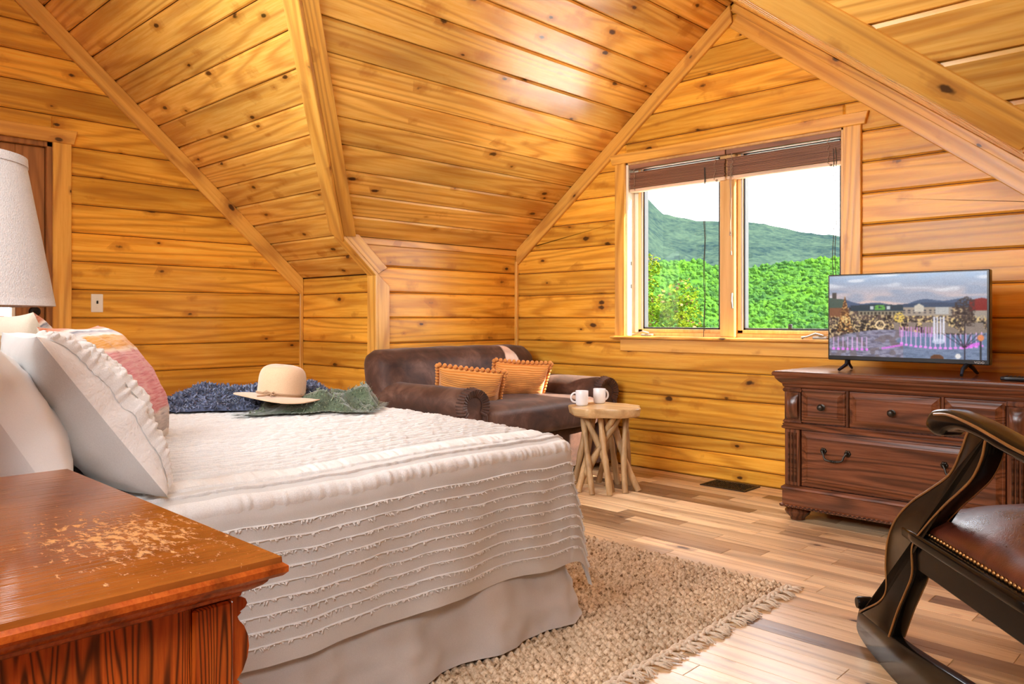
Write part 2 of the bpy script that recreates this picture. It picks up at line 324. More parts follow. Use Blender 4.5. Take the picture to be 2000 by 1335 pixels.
# ------------------------------------------------------------------ mesh helpers
class MB:
    def __init__(s): s.v = []; s.f = []
    def add(s, vs, fs):
        o = len(s.v); s.v.extend(tuple(map(float, p)) for p in vs); s.f.extend(tuple(i+o for i in f) for f in fs); return s
    def box(s, x0, x1, y0, y1, z0, z1, c=0.0):
        if c <= 0:
            vs = [(x, y, z) for x in (x0, x1) for y in (y0, y1) for z in (z0, z1)]
            return s.add(vs, [(0, 1, 3, 2), (4, 6, 7, 5), (0, 4, 5, 1), (2, 3, 7, 6), (0, 2, 6, 4), (1, 5, 7, 3)])
        c = min(c, 0.49*min(abs(x1-x0), abs(y1-y0), abs(z1-z0)))
        idx = {}; vs = []
        X, Y, Z = (x0, x1), (y0, y1), (z0, z1)
        for i in (0, 1):
            for j in (0, 1):
                for k in (0, 1):
                    sx, sy, sz = (1, -1)[i], (1, -1)[j], (1, -1)[k]
                    for a, p in enumerate(((X[i], Y[j]+sy*c, Z[k]+sz*c), (X[i]+sx*c, Y[j], Z[k]+sz*c), (X[i]+sx*c, Y[j]+sy*c, Z[k]))):
                        idx[i, j, k, a] = len(vs); vs.append(p)
        g = lambda *q: idx[q]
        fs = []
        for i in (0, 1):
            fs.append((g(i,0,0,0), g(i,1,0,0), g(i,1,1,0), g(i,0,1,0)))
            fs.append((g(0,i,0,1), g(1,i,0,1), g(1,i,1,1), g(0,i,1,1)))
            fs.append((g(0,0,i,2), g(1,0,i,2), g(1,1,i,2), g(0,1,i,2)))
        for j in (0, 1):
            for k in (0, 1):
                fs.append((g(0,j,k,1), g(1,j,k,1), g(1,j,k,2), g(0,j,k,2)))
                fs.append((g(j,0,k,0), g(j,1,k,0), g(j,1,k,2), g(j,0,k,2)))
                fs.append((g(j,k,0,0), g(j,k,1,0), g(j,k,1,1), g(j,k,0,1)))
        for i in (0, 1):
            for j in (0, 1):
                for k in (0, 1): fs.append((g(i,j,k,0), g(i,j,k,1), g(i,j,k,2)))
        return s.add(vs, fs)
    def loft(s, loops, cap0=True, cap1=True, closed=True):
        n = len(loops[0]); o = len(s.v)
        for L in loops: s.v.extend(tuple(map(float, p)) for p in L)
        m = n if closed else n-1
        for i in range(len(loops)-1):
            for j in range(m):
                a = o+i*n+j; b = o+i*n+(j+1) % n
                s.f.append((a, b, b+n, a+n))
        if cap0: s.f.append(tuple(o+j for j in reversed(range(n))))
        if cap1: s.f.append(tuple(o+(len(loops)-1)*n+j for j in range(n)))
        return s
    def rect_loft(s, x0, x1, y0, y1, prof):
        return s.loft([[(x0-o, y0-o, z), (x1+o, y0-o, z), (x1+o, y1+o, z), (x0-o, y1+o, z)] for o, z in prof])
    def panel(s, x0, x1, z0, z1, prof):      # loops in the x-z plane; prof = (inset, y)
        return s.loft([[(x0+i, y, z0+i), (x1-i, y, z0+i), (x1-i, y, z1-i), (x0+i, y, z1-i)] for i, y in prof])
    def tube(s, path, r, n=8, cap=True, twist=0.0, sq=1.0):
        P = [Vector(p) for p in path]; m = len(P)
        R = r if isinstance(r, (list, tuple)) else [r]*m
        t0 = (P[1]-P[0]).normalized()
        u = t0.orthogonal().normalized(); loops = []
        for i in range(m):
            t = ((P[min(i+1, m-1)]-P[max(i-1, 0)])).normalized()
            u = (u - t*u.dot(t))
            u = u.normalized() if u.length > 1e-6 else t.orthogonal().normalized()
            w = t.cross(u)
            loops.append([P[i]+(u*math.cos(a)+w*math.sin(a)*sq)*R[i] for a in (2*PI*k/n + twist*i for k in range(n))])
        return s.loft(loops, cap, cap)
    def lathe(s, prof, n=24, c=(0, 0, 0), axis='z'):
        loops = []
        for r, z in prof:
            r = max(r, 1e-4); L = []
            for k in range(n):
                a = 2*PI*k/n; p = (r*math.cos(a), r*math.sin(a), z)
                if axis == 'y': p = (p[0], -p[2], p[1])
                if axis == 'x': p = (p[2], p[0], p[1])
                L.append((p[0]+c[0], p[1]+c[1], p[2]+c[2]))
            loops.append(L)
        return s.loft(loops)
    def grid(s, nu, nv, f, wrap=False):
        o = len(s.v)
        for i in range(nu+1):
            for j in range(nv+1): s.v.append(tuple(map(float, f(i/nu, j/nv))))
        for i in range(nu):
            for j in range(nv):
                a = o+i*(nv+1)+j; s.f.append((a, a+nv+1, a+nv+2, a+1))
        return s
    def rbox(s, c, h, r, n=8, puff=None):
        """rounded box: centre, half sizes, radius; puff(u, v, w) pushes outward"""
        c = Vector(c); h = Vector(h); inner = Vector([max(x-r, 0.0) for x in h])
        for ax in range(3):
            for sg in (1, -1):
                def f(u, v):
                    p = Vector((0, 0, 0)); p[ax] = sg; p[(ax+1) % 3] = (2*u-1)*sg; p[(ax+2) % 3] = 2*v-1
                    # denser towards the edges
                    q = Vector([math.copysign(1-(1-abs(x))**1.0, x)*hh for x, hh in zip(p, h)])
                    i = Vector([max(-a, min(a, x)) for x, a in zip(q, inner)])
                    d = q-i
                    d = d.normalized()*r if d.length > 1e-9 else d
                    o = i+d
                    if puff: o = o + puff(p, o)
                    return c+o
                s.grid(n, n, f)
        return s
    def build(s, name, mat, parent=None, smooth=35, loc=None, rot=None, weld=False, normals=True, matrix=None, out=None):
        me = bpy.data.meshes.new(name)
        me.from_pydata(s.v, [], s.f)
        if weld or normals:
            bm = bmesh.new(); bm.from_mesh(me)
            if weld: bmesh.ops.remove_doubles(bm, verts=bm.verts, dist=1e-5)
            if normals: bmesh.ops.recalc_face_normals(bm, faces=bm.faces)
            bm.to_mesh(me); bm.free()
        if out is not None:          # open sheets: make the faces look away from the point out
            o_ = Vector(out); votes = sum(p.normal.dot(p.center-o_)*p.area for p in me.polygons)
            if votes < 0: me.flip_normals()
        return link(name, me, mat, parent, smooth, loc, rot, matrix)

def link(name, me, mat, parent=None, smooth=35, loc=None, rot=None, matrix=None):
    if smooth:
        me.polygons.foreach_set('use_smooth', [True]*len(me.polygons))
        if smooth < 180: me.set_sharp_from_angle(angle=math.radians(smooth))
    if mat is not None and not me.materials: me.materials.append(MAT[mat] if isinstance(mat, str) else mat)
    o = bpy.data.objects.new(name, me); C.objects.link(o)
    if parent is not None: o.parent = parent
    if loc is not None: o.location = loc
    if rot is not None: o.rotation_euler = rot
    if matrix is not None: o.matrix_local = matrix
    return o

def outline(poly, t, bev=0.0, seg=2, at=None):
    """closed 2-D outline (x, z) extruded to thickness t along y (centred), edges bevelled -> mesh"""
    bm = bmesh.new()
    vs = [bm.verts.new((x, -t/2, z)) for x, z in poly]
    f = bm.faces.new(vs)
    r = bmesh.ops.extrude_face_region(bm, geom=[f])
    for v in r['geom']:
        if isinstance(v, bmesh.types.BMVert): v.co.y += t
    bmesh.ops.recalc_face_normals(bm, faces=bm.faces)
    if bev > 0:
        es = [e for e in bm.edges if abs(e.verts[0].co.y-e.verts[1].co.y) < 1e-6]
        bmesh.ops.bevel(bm, geom=es, offset=bev, segments=seg, profile=0.5, affect='EDGES')
    me = bpy.data.meshes.new('outline'); bm.to_mesh(me); bm.free(); return me

def smooth_line(pts, n=6, closed=False):
    P = [Vector((*p, 0)) if len(p) == 2 else Vector(p) for p in pts]; m = len(P); out = []
    rng = range(m if closed else m-1)
    for i in rng:
        p0, p1, p2, p3 = [P[(i+k) % m] if closed else P[max(0, min(m-1, i+k))] for k in (-1, 0, 1, 2)]
        for k in range(n):
            t = k/n
            out.append(0.5*((2*p1)+(p2-p0)*t+(2*p0-5*p1+4*p2-p3)*t*t+(3*p1-p0-3*p2+p3)*t**3))
    if not closed: out.append(P[-1])
    return [tuple(p[:len(pts[0])]) for p in out]

def thing(name, label, cat, loc=(0, 0, 0), rz=0.0, group=None, kind=None):
    o = bpy.data.objects.new(name, None); C.objects.link(o)
    o.empty_display_size = 0.1; o.location = loc; o.rotation_euler = (0, 0, rz)
    if label: o['label'] = label
    if cat: o['category'] = cat
    if group: o['group'] = group
    if kind: o['kind'] = kind
    return o
def tag(o, label=None, cat=None, group=None, kind=None):
    if label: o['label'] = label
    if cat: o['category'] = cat
    if group: o['group'] = group
    if kind: o['kind'] = kind
    return o
def structure(name, loc=(0, 0, 0), label=None, cat=None):
    return thing(name, label, cat, loc, kind='structure')

# ---- flat boards: a 2-D polygon (x, z) given a face at y = t, back at y = 0, front edges chamfered
def inset(poly, d):
    n = len(poly); out = []
    A = sum(poly[i][0]*poly[(i+1) % n][1]-poly[(i+1) % n][0]*poly[i][1] for i in range(n))
    if A < 0: poly = poly[::-1]
    for i in range(n):
        p0, p1, p2 = (Vector(poly[i-1]), Vector(poly[i]), Vector(poly[(i+1) % n]))
        a = (p1-p0).normalized(); b = (p2-p1).normalized()
        na = Vector((-a.y, a.x)); nb = Vector((-b.y, b.x))
        k = na+nb; q = max(k.length_squared/2, 0.25)
        out.append(p1+k*(d/q))
    return [tuple(p) for p in out], poly
def slab_mesh(name, poly, t, ch=0.004, back=0.0):
    ins, poly = inset([tuple(p) for p in poly], ch)
    mb = MB()
    mb.loft([[(x, back, z) for x, z in poly], [(x, t-ch, z) for x, z in poly], [(x, t, z) for x, z in ins]])
    me = bpy.data.meshes.new(name); me.from_pydata(mb.v, [], mb.f)
    bm = bmesh.new(); bm.from_mesh(me); bmesh.ops.recalc_face_normals(bm, faces=bm.faces); bm.to_mesh(me); bm.free()
    return me
def clip(poly, ax, val, keep):
    out = []; n = len(poly)
    for i in range(n):
        a, b = poly[i], poly[(i+1) % n]
        da = (a[ax]-val)*keep; db = (b[ax]-val)*keep
        if da >= -1e-9: out.append(a)
        if (da > 1e-9 and db < -1e-9) or (da < -1e-9 and db > 1e-9):
            t = da/(da-db); out.append((a[0]+(b[0]-a[0])*t, a[1]+(b[1]-a[1])*t))
    r = []
    for p in out:
        if not r or abs(p[0]-r[-1][0])+abs(p[1]-r[-1][1]) > 1e-6: r.append(p)
    if len(r) > 1 and abs(r[0][0]-r[-1][0])+abs(r[0][1]-r[-1][1]) < 1e-6: r.pop()
    return r
def area(poly):
    n = len(poly)
    return abs(sum(poly[i][0]*poly[(i+1) % n][1]-poly[(i+1) % n][0]*poly[i][1] for i in range(n)))/2 if n > 2 else 0
def frame_matrix(o, u, n, v):
    o, u, n, v = Vector(o), Vector(u), Vector(n), Vector(v)
    return Matrix(((u.x, n.x, v.x, o.x), (u.y, n.y, v.y, o.y), (u.z, n.z, v.z, o.z), (0, 0, 0, 1)))
def cut_hole(poly, hole):
    """poly minus rectangle (u0, u1, v0, v1) -> list of polygons"""
    u0, u1, v0, v1 = hole
    if max(b for a, b in poly) <= v0+1e-6 or min(b for a, b in poly) >= v1-1e-6: return [poly]
    res = [clip(poly, 0, u0, -1), clip(poly, 0, u1, 1)]
    mid = clip(clip(poly, 0, u0, 1), 0, u1, -1)
    if len(mid) > 2: res += [clip(mid, 1, v0, -1), clip(mid, 1, v1, 1)]
    return [p for p in res if len(p) > 2 and area(p) > 2e-4]
def planks(parent, poly, levels, org, u, v, n, mat, t=0.022, ch=0.010, holes=(), joints=None, gap=0.005, bpoly=None, name='plank', back=True, backmat='pine_dark'):
    """board a planar polygon; n points into the room, local x runs along the boards"""
    u, v, n = Vector(u).normalized(), Vector(v).normalized(), Vector(n).normalized()
    sgn = 1
    if u.cross(n).dot(v) < 0: u = -u; sgn = -1
    poly = [(sgn*a, b) for a, b in poly]
    holes = [(min(sgn*h[0], sgn*h[1]), max(sgn*h[0], sgn*h[1]), h[2], h[3]) for h in holes]
    org = Vector(org); out = []
    bpoly = [(sgn*a, b) for a, b in bpoly] if bpoly else poly
    for lo, hi in zip(levels[:-1], levels[1:]):
        band = clip(clip(poly, 1, lo+gap/2, 1), 1, hi-gap/2, -1)
        if len(band) < 3: continue
        pieces = [band]
        for h in holes: pieces = [q for p in pieces for q in cut_hole(p, h)]
        if joints:
            for jv in joints(lo):
                jv *= sgn
                pieces = [q for p in pieces for q in (clip(p, 0, jv-gap/2, -1), clip(p, 0, jv+gap/2, 1))]
        for p in pieces:
            if len(p) < 3 or area(p) < 4e-4: continue
            cu = (min(a for a, b in p)+max(a for a, b in p))/2; cv = (lo+hi)/2
            me = slab_mesh(name, [(a-cu, b-cv) for a, b in p], t, ch)
            o = link(name, me, mat, parent, smooth=20, matrix=frame_matrix(org+u*cu+v*cv-n*t-Vector(parent.location), u, n, v))
            out.append(o)
    if back:
        mb = MB()
        ps = [bpoly]
        for h in holes: ps = [q for p in ps for q in cut_hole(p, h)]
        for p in ps:
            mb.loft([[tuple(org+u*a+v*b-n*(t+0.001)-Vector(parent.location)) for a, b in p], [tuple(org+u*a+v*b-n*(t+0.12)-Vector(parent.location)) for a, b in p]])
        mb.build('backing', backmat, parent, smooth=0)
    return out
def board(name, a, b, up, w, t, n, mat, parent=None, ch=0.004, e=(0, 0, 0, 0), label=None):
    """board whose lower edge runs a->b, width w along up, thickness t along n; e shifts the four ends along the board: (a low, a high, b low, b high)"""
    a, b = Vector(a), Vector(b); x = (b-a).normalized(); n = Vector(n)
    n = (n-x*n.dot(x)).normalized(); z = x.cross(n)
    if z.dot(Vector(up)) < 0: x = -x; a, b = b, a; z = x.cross(n); e = (-e[2], -e[3], -e[0], -e[1])
    L = (b-a).length
    poly = [(-L/2+e[0], -w/2), (L/2+e[2], -w/2), (L/2+e[3], w/2), (-L/2+e[1], w/2)]
    me = slab_mesh(name, poly, t, ch)
    base = Vector(parent.location) if parent is not None else Vector((0, 0, 0))
    o = link(name, me, mat, parent, smooth=20, matrix=frame_matrix((a+b)/2+z*(w/2)-base, x, n, z))
    if parent is None: o['kind'] = 'structure'
    return o

# ------------------------------------------------------------------ the shell of the room
XL, YS, XK, YW = -5.57, 3.35, -4.58, 4.79       # left wall, short wall, dormer cheek, window wall
XR = -0.61                                        # right cheek of the dormer
SM, SD = 0.894, 0.772                             # slopes: main roof, dormer roof
ZS, ZK = 1.40, 1.65
XRG = -2.588; ZRG = ZK + SD*(XRG-XK); SDR = (ZRG-1.655)/(XR-XRG)
YB, XE, YT = -0.45, 2.3, -0.30
def zmain(y): return ZS + SM*(YS-y)
YV = YS-(ZRG-ZS)/SM                               # where the ridge of the dormer meets the main roof
YC = YS-(ZK-ZS)/SM                                # where the cheek meets the main roof
P = 0.184
LV = [-0.018, 0.089, 0.18, 0.272, 0.354] + [1.09+P*k for k in range(-3, 22)]

# left wall with the door
wl_ = structure('wall_left', label='honey pine plank gable wall with the glazed door', cat='wall')
DY0, DY1, DZ = 0.64, 1.565, 2.205
planks(wl_, [(YB, 0), (YS, 0), (YS, ZS), (YB, zmain(YB))], LV, (XL, 0, 0), (0, 1, 0), (0, 0, 1), (1, 0, 0), 'pine', holes=[(DY0, DY1, -0.2, DZ)], bpoly=[(YB-0.12, -0.12), (YS+0.14, -0.12), (YS+0.14, 5), (YB-0.12, 5)])
# short knee wall left of the dormer
ws = structure('wall_short', label='short pine plank knee wall beside the dormer corner post', cat='wall')
planks(ws, [(XL, 0), (XK, 0), (XK, ZS), (XL, ZS)], LV, (0, YS, 0), (1, 0, 0), (0, 0, 1), (0, -1, 0), 'pine', bpoly=[(XL-0.14, -0.12), (XK-0.03, -0.12), (XK-0.03, ZS+0.15), (XL-0.14, ZS+0.15)])
# dormer cheeks
BC = [(YS+0.03, -0.12), (YW+0.14, -0.12), (YW+0.14, ZK+0.1), (YC-0.02, ZK+0.1), (YS+0.03, ZS+0.05)]
wc = structure('wall_dormer', label='pine plank dormer side wall behind the brown loveseat', cat='wall')
planks(wc, [(YS, 0), (YW, 0), (YW, ZK), (YC, ZK), (YS, ZS)], LV, (XK, 0, 0), (0, 1, 0), (0, 0, 1), (1, 0, 0), 'pine', bpoly=BC)
wr = structure('wall_dormer_right', label='pine plank dormer side wall out of frame to the right', cat='wall')
planks(wr, [(YS, 0), (YW, 0), (YW, 1.655), (YC, 1.655), (YS, ZS)], LV, (XR, 0, 0), (0, 1, 0), (0, 0, 1), (-1, 0, 0), 'pine', bpoly=BC)
# window wall
ww = structure('wall_window', label='pine plank gable wall with the double casement window', cat='wall')
HX0, HX1, HZ0, HZ1 = -3.462, -1.858, 0.955, 2.238
planks(ww, [(XK, 0), (XR, 0), (XR, 1.655), (XRG, ZRG), (XK, ZK)], LV, (0, YW, 0), (1, 0, 0), (0, 0, 1), (0, -1, 0), 'pine', holes=[(HX0, HX1, HZ0, HZ1)], bpoly=[(XK-0.14, -0.12), (XR+0.14, -0.12), (XR+0.14, ZRG+0.2), (XK-0.14, ZRG+0.2)])
# short wall right of the dormer, and the unseen walls behind the camera
w4 = structure('wall_short_right', label='pine knee wall right of the dormer, out of frame', cat='wall')
MB().box(XR, XE, YS, YS+0.12, 0, ZS+0.1).build('backing', 'pine', w4, smooth=0)
w5 = structure('wall_back', label='pine wall behind the camera', cat='wall')
MB().box(XL-0.1, XE+0.1, YB-0.12, YB, 0, 5.0).build('backing', 'pine', w5, smooth=0)
w6 = structure('wall_right', label='pine wall out of frame to the right', cat='wall')
MB().box(XE, XE+0.12, YB, YS+0.1, 0, 5.0).build('backing', 'pine', w6, smooth=0)

# ceilings
pw = 0.19
ce = structure('ceiling', label='sloping main ceiling of glossy knotty pine planks', cat='ceiling')
k = math.hypot(1, SM)                 # metres of slope per metre of y
vdir = Vector((0, -1, SM)).normalized(); ndir = Vector((0, -SM, -1)).normalized()
org = Vector((0, YS, ZS))
sV, sC, sT = (YS-YV)*k, (YS-YC)*k, (YS-YB)*k
lev = [pw*i for i in range(0, 40)]
planks(ce, [(XL, 0), (XK-0.02, 0), (XK-0.02, sC), (XRG, sV), (XRG, sT), (XL, sT)], lev, org, (1, 0, 0), vdir, ndir, 'pine_ceiling', bpoly=[(XL-0.15, -0.15), (XK-0.025, -0.15), (XK-0.025, sC), (XRG, sV), (XRG, sT+0.2), (XL-0.15, sT+0.2)])
planks(ce, [(XR+0.02, 0), (XE, 0), (XE, sT), (XRG, sT), (XRG, sV), (XR+0.02, sC)], lev, org, (1, 0, 0), vdir, ndir, 'pine_ceiling', bpoly=[(XR+0.025, -0.15), (XE+0.15, -0.15), (XE+0.15, sT+0.2), (XRG, sT+0.2), (XRG, sV), (XR+0.025, sC)])
cd = structure('ceiling_dormer', label='dormer ceiling of glossy knotty pine planks running to the window wall', cat='ceiling')
kd = math.hypot(1, SD)
uL = Vector((0, 1, 0)); vL = Vector((1, 0, SD)).normalized(); nL = Vector((SD, 0, -1)).normalized()
sR = (XRG-XK)*kd
lev2 = [pw*i for i in range(0, 16)]
planks(cd, [(YC, 0), (YW, 0), (YW, sR), (YV, sR)], lev2, (XK, 0, ZK), uL, vL, nL, 'pine_ceiling', bpoly=[(YC+0.2, -0.15), (YW+0.15, -0.15), (YW+0.15, sR+0.15), (YV, sR+0.15), (YV, sR), (YC, 0)])
kr = math.hypot(1, SDR); vR = Vector((-1, 0, SDR)).normalized(); nR = Vector((-SDR, 0, -1)).normalized()
sR2 = (XR-XRG)*kr
planks(cd, [(YC, 0), (YW, 0), (YW, sR2), (YV, sR2)], lev2, (XR, 0, 1.655), uL, vR, nR, 'pine_ceiling', bpoly=[(YC+0.2, -0.15), (YW+0.15, -0.15), (YW+0.15, sR2+0.15), (YV, sR2+0.15), (YV, sR2), (YC, 0)])

# trims
mt = 'pine_trim'
tr = board('trim_1', (XL, 0.9, zmain(0.9)-0.145), (XL, YS, ZS-0.145), (0, SM, 1), 0.108, 0.022, (1, 0, 0), mt, e=(0, 0, 0.0, -0.10))
board('trim_2', (XL, YS-0.028, 0.0), (XL, YS-0.028, 1.29), (0, 1, 0), 0.028, 0.020, (1, 0, 0), mt)
# corner post: two boards meeting at the outside corner
board('trim_3', (XK-0.085, YS, 0), (XK-0.085, YS, ZS), (1, 0, 0), 0.107, 0.022, (0, -1, 0), mt)
board('trim_4', (XK, YS-0.0, 0), (XK, YS-0.0, ZS-0.03), (0, 1, 0), 0.10, 0.022, (1, 0, 0), mt, e=(0, 0, 0.03, -0.055))
# raked boards on the edge between cheek and main roof
c0, c1 = Vector((XK, YS, ZS)), Vector((XK, YC, ZK))
board('trim_5', c0, c1, (0, 1, 1), 0.09, 0.022, (1, 0, 0), mt, e=(0, -0.03, 0, 0.0))
vdr = (c1-c0).normalized()
board('trim_6', c0+Vector((0.022, 0, 0)), c1+Vector((0.022, 0, 0))+vdr*0.02, (-1, 0, 0), 0.10, 0.022, ndir, mt)
# valley boards
vl0 = Vector((XK, YC, ZK)); vl1 = Vector((XRG, YV, ZRG)); vt = (vl1-vl0).normalized()
board('trim_7', vl0, vl1, vL, 0.084, 0.022, nL, mt, e=(0.02, -0.03, 0, 0))
board('trim_8', vl0+nL*0.022, vl1+nL*0.022, (-1, -1, 0), 0.105, 0.022, ndir, mt, e=(-0.02, 0.02, 0, 0))
vr0 = Vector((XR, YC, 1.655)); vr1 = Vector((XRG, YV, ZRG))
board('trim_9', vr0, vr1, (1, -0.5, 0), 0.123, 0.014, ndir, mt, e=(0, 0, 0, 0))
board('trim_10', vr0+Vector((0.0, 0, 0)), vr1, vR, 0.084, 0.008, nR, mt)
# rakes on the window wall and the ridge
board('trim_11', (XK, YW, ZK-0.135), (XRG, YW, ZRG-0.135), (0, 0, 1), 0.106, 0.022, (0, -1, 0), mt, e=(0, 0.10, -0.0, 0.06))
board('trim_12', (XR, YW, 1.655-0.182), (XRG, YW, ZRG-0.182), (0, 0, 1), 0.145, 0.022, (0, -1, 0), mt, e=(0, 0, 0.02, 0.02))
board('trim_13', (XR, YW-0.022, 1.655-0.065), (XRG, YW-0.022, ZRG-0.065), (0, 0, 1), 0.05, 0.018, (0, -1, 0), mt)
board('trim_14', (XK, YW-0.028, 0), (XK, YW-0.028, 1.56), (0, 1, 0), 0.028, 0.024, (1, 0, 0), mt)
board('trim_15', (XK, YC+0.10, ZK-0.045), (XK, YW, ZK-0.045), (0, 0, 1), 0.045, 0.018, (1, 0, 0), mt)

# floor: boards along x
fl = structure('floor', label='hickory plank floor, tan boards mixed with dark brown ones', cat='floor')
fw = 0.10
rows = int((YW-YB)/fw)+1
sides = random.Random(3)
cnt = 0; rest = MB()
for i in range(rows):
    y1 = YW-i*fw; y0 = y1-fw
    x = -5.6-sides.random()*0.8
    while x < 2.2:
        L = sides.uniform(0.32, 0.95); xa, xb = x, x+L; x = xb
        if xb < XL+0.05 or (y0 > YS and (xb < XK or xa > XR)): continue
        xa = max(xa, XL); xb = min(xb, 2.25)
        if y0 > YS: xa = max(xa, XK); xb = min(xb, XR)
        vis = (xb > -3.3 and xa < 0.2 and y1 > 1.2 and not (xb < -1.95 and y1 < 2.2))
        if vis and cnt < 298:
            w, l = fw/2-0.0006, (xb-xa)/2-0.0006
            me = slab_mesh('plank', [(-l, -w), (l, -w), (l, w), (-l, w)], 0.018, 0.0012)
            link('plank', me, 'floor', fl, smooth=20, matrix=frame_matrix(((xa+xb)/2, (y0+y1)/2, -0.018), (1, 0, 0), (0, 0, 1), (0, -1, 0)))
            cnt += 1
        else: rest.box(xa, xb, y0+0.001, y1, -0.018, 0)
r = rest.build('far_planks', 'floor', fl, smooth=0); r['kind'] = 'stuff'
MB().box(XL-0.1, XE+0.1, YB-0.1, YW+0.1, -0.14, -0.019).build('backing', 'pine_dark', fl, smooth=0)

# ------------------------------------------------------------------ window
win = structure('window_1', (-2.66, YW, 0.955), 'double casement window with honey pine casing and stool on the gable wall', 'window')
wx, wz = -2.66, 0.955
def W(x0, x1, y0, y1, z0, z1): return (x0-wx, x1-wx, y0-YW, y1-YW, z0-wz, z1-wz)
def wb(name, b, mat, c=0.004): return MB().box(*W(*b), c).build(name, mat, win, smooth=20)
# casing boards (local x along the board)
def cas(name, a, b, up, w, t, e=(0, 0, 0, 0)): return board(name, a, b, up, w, t, (0, -1, 0), 'pine_trim', win, e=e)
cas('casing_head', (-3.572, YW, 2.233), (-1.732, YW, 2.233), (0, 0, 1), 0.074, 0.026, (0, -0.022, 0, 0.022))
cas('casing', (-3.548, YW, 0.958), (-3.548, YW, 2.233), (1, 0, 0), 0.090, 0.022)
cas('casing', (-1.858, YW, 0.958), (-1.858, YW, 2.233), (1, 0, 0), 0.104, 0.022)
cas('apron', (-3.50, YW, 0.846), (-1.80, YW, 0.846), (0, 0, 1), 0.094, 0.020)
MB().box(*W(-3.572, -1.735, YW-0.055, YW+0.085, 0.938, 0.958), 0.006).build('sill', 'pine_trim', win, smooth=20)
# jamb liners
wb('jamb', (HX0-0.0, HX0+0.022, YW, YW+0.085, 0.958, HZ1), 'cream')  # paler than the right jamb: sunlight put into its colour
wb('jamb', (HX1-0.022, HX1, YW, YW+0.085, 0.958, HZ1), 'window_wood')
wb('head_jamb', (HX0, HX1, YW, YW+0.085, HZ1-0.02, HZ1), 'window_wood')
yF0, yF1 = YW+0.085, YW+0.145
# outer frame
wb('frame', (HX0, HX0+0.055, yF0, yF1, 0.945, HZ1), 'cream')  # left frame takes the same sunlit cream, right one stays wood
wb('frame', (HX1-0.03, HX1, yF0, yF1, 0.945, HZ1), 'window_wood')
wb('frame_sill', (HX0, HX1, yF0-0.012, yF1, 0.945, 0.985), 'window_wood')
wb('frame_head', (HX0, HX1, yF0, yF1, HZ1-0.025, HZ1), 'window_wood')
wb('mullion', (-2.712, -2.60, yF0-0.045, yF1, 0.958, HZ1), 'window_wood', 0.006)
# casement sashes: stiles, rails, gasket, pane
for (x0, x1) in ((-3.405, -2.712), (-2.60, -1.888)):
    sa = MB()
    sa.box(*W(x0, x0+0.042, yF0-0.008, yF1-0.004, 0.985, HZ1-0.025), 0.004)
    sa.box(*W(x1-0.018, x1, yF0-0.008, yF1-0.004, 0.985, HZ1-0.025), 0.004)
    sa.box(*W(x0, x1, yF0-0.008, yF1-0.004, 0.985, 1.010), 0.004)
    sa.box(*W(x0, x1, yF0-0.008, yF1-0.004, HZ1-0.045, HZ1-0.025), 0.004)
    sash = sa.build('sash', 'window_wood', win, smooth=20)
    g = MB(); gx0, gx1, gz0, gz1 = x0+0.042, x1-0.018, 1.010, HZ1-0.045
    for b in ((gx0, gx0+0.012, gz0, gz1), (gx1-0.014, gx1, gz0, gz1), (gx0, gx1, gz0, gz0+0.012), (gx0, gx1, gz1-0.01, gz1)):
        g.box(*W(b[0], b[1], yF0+0.0, yF0+0.045, b[2], b[3]))
    g.build('gasket', 'gasket', sash, smooth=0)
    MB().box(*W(gx0-0.014, gx0-0.002, yF0-0.010, yF0+0.03, gz0, gz1)).build('screen_stop', 'alu', sash, smooth=0)
    MB().box(*W(gx0, gx1, yF0+0.028, yF0+0.034, gz0, gz1)).build('pane', 'glass', sash, smooth=0)
# crank handles, latch, screen tab
for cx, fl_ in ((-3.30, -1), (-2.02, -1)):
    m = MB(); m.box(*W(cx-0.045, cx+0.05, YW+0.02, YW+0.055, 0.958, 0.975), 0.005)
    m.tube([(cx-wx+0.02, 0.03, 0.022), (cx-wx-0.02, 0.012, 0.035), (cx-wx-0.07, 0.0, 0.016), (cx-wx-0.10, -0.005, 0.010)], [0.009, 0.008, 0.006, 0.008], 8)
    m.build('crank', 'nickel', win)
MB().box(*W(-2.24, -2.215, yF0-0.02, yF0-0.008, 1.018, 1.05), 0.003).build('screen_tab', 'gasket', win)
m = MB(); m.tube([(-2.618-wx, 0.035, 0.30), (-2.61-wx, 0.02, 0.25), (-2.612-wx, 0.03, 0.20)], 0.007, 8); m.build('latch', 'nickel', win)
for z in (1.48, 1.31): MB().box(*W(HX0+0.022, HX0+0.025, YW+0.03, YW+0.04, z, z+0.03)).build('jamb_clip', 'gasket', win, smooth=0)

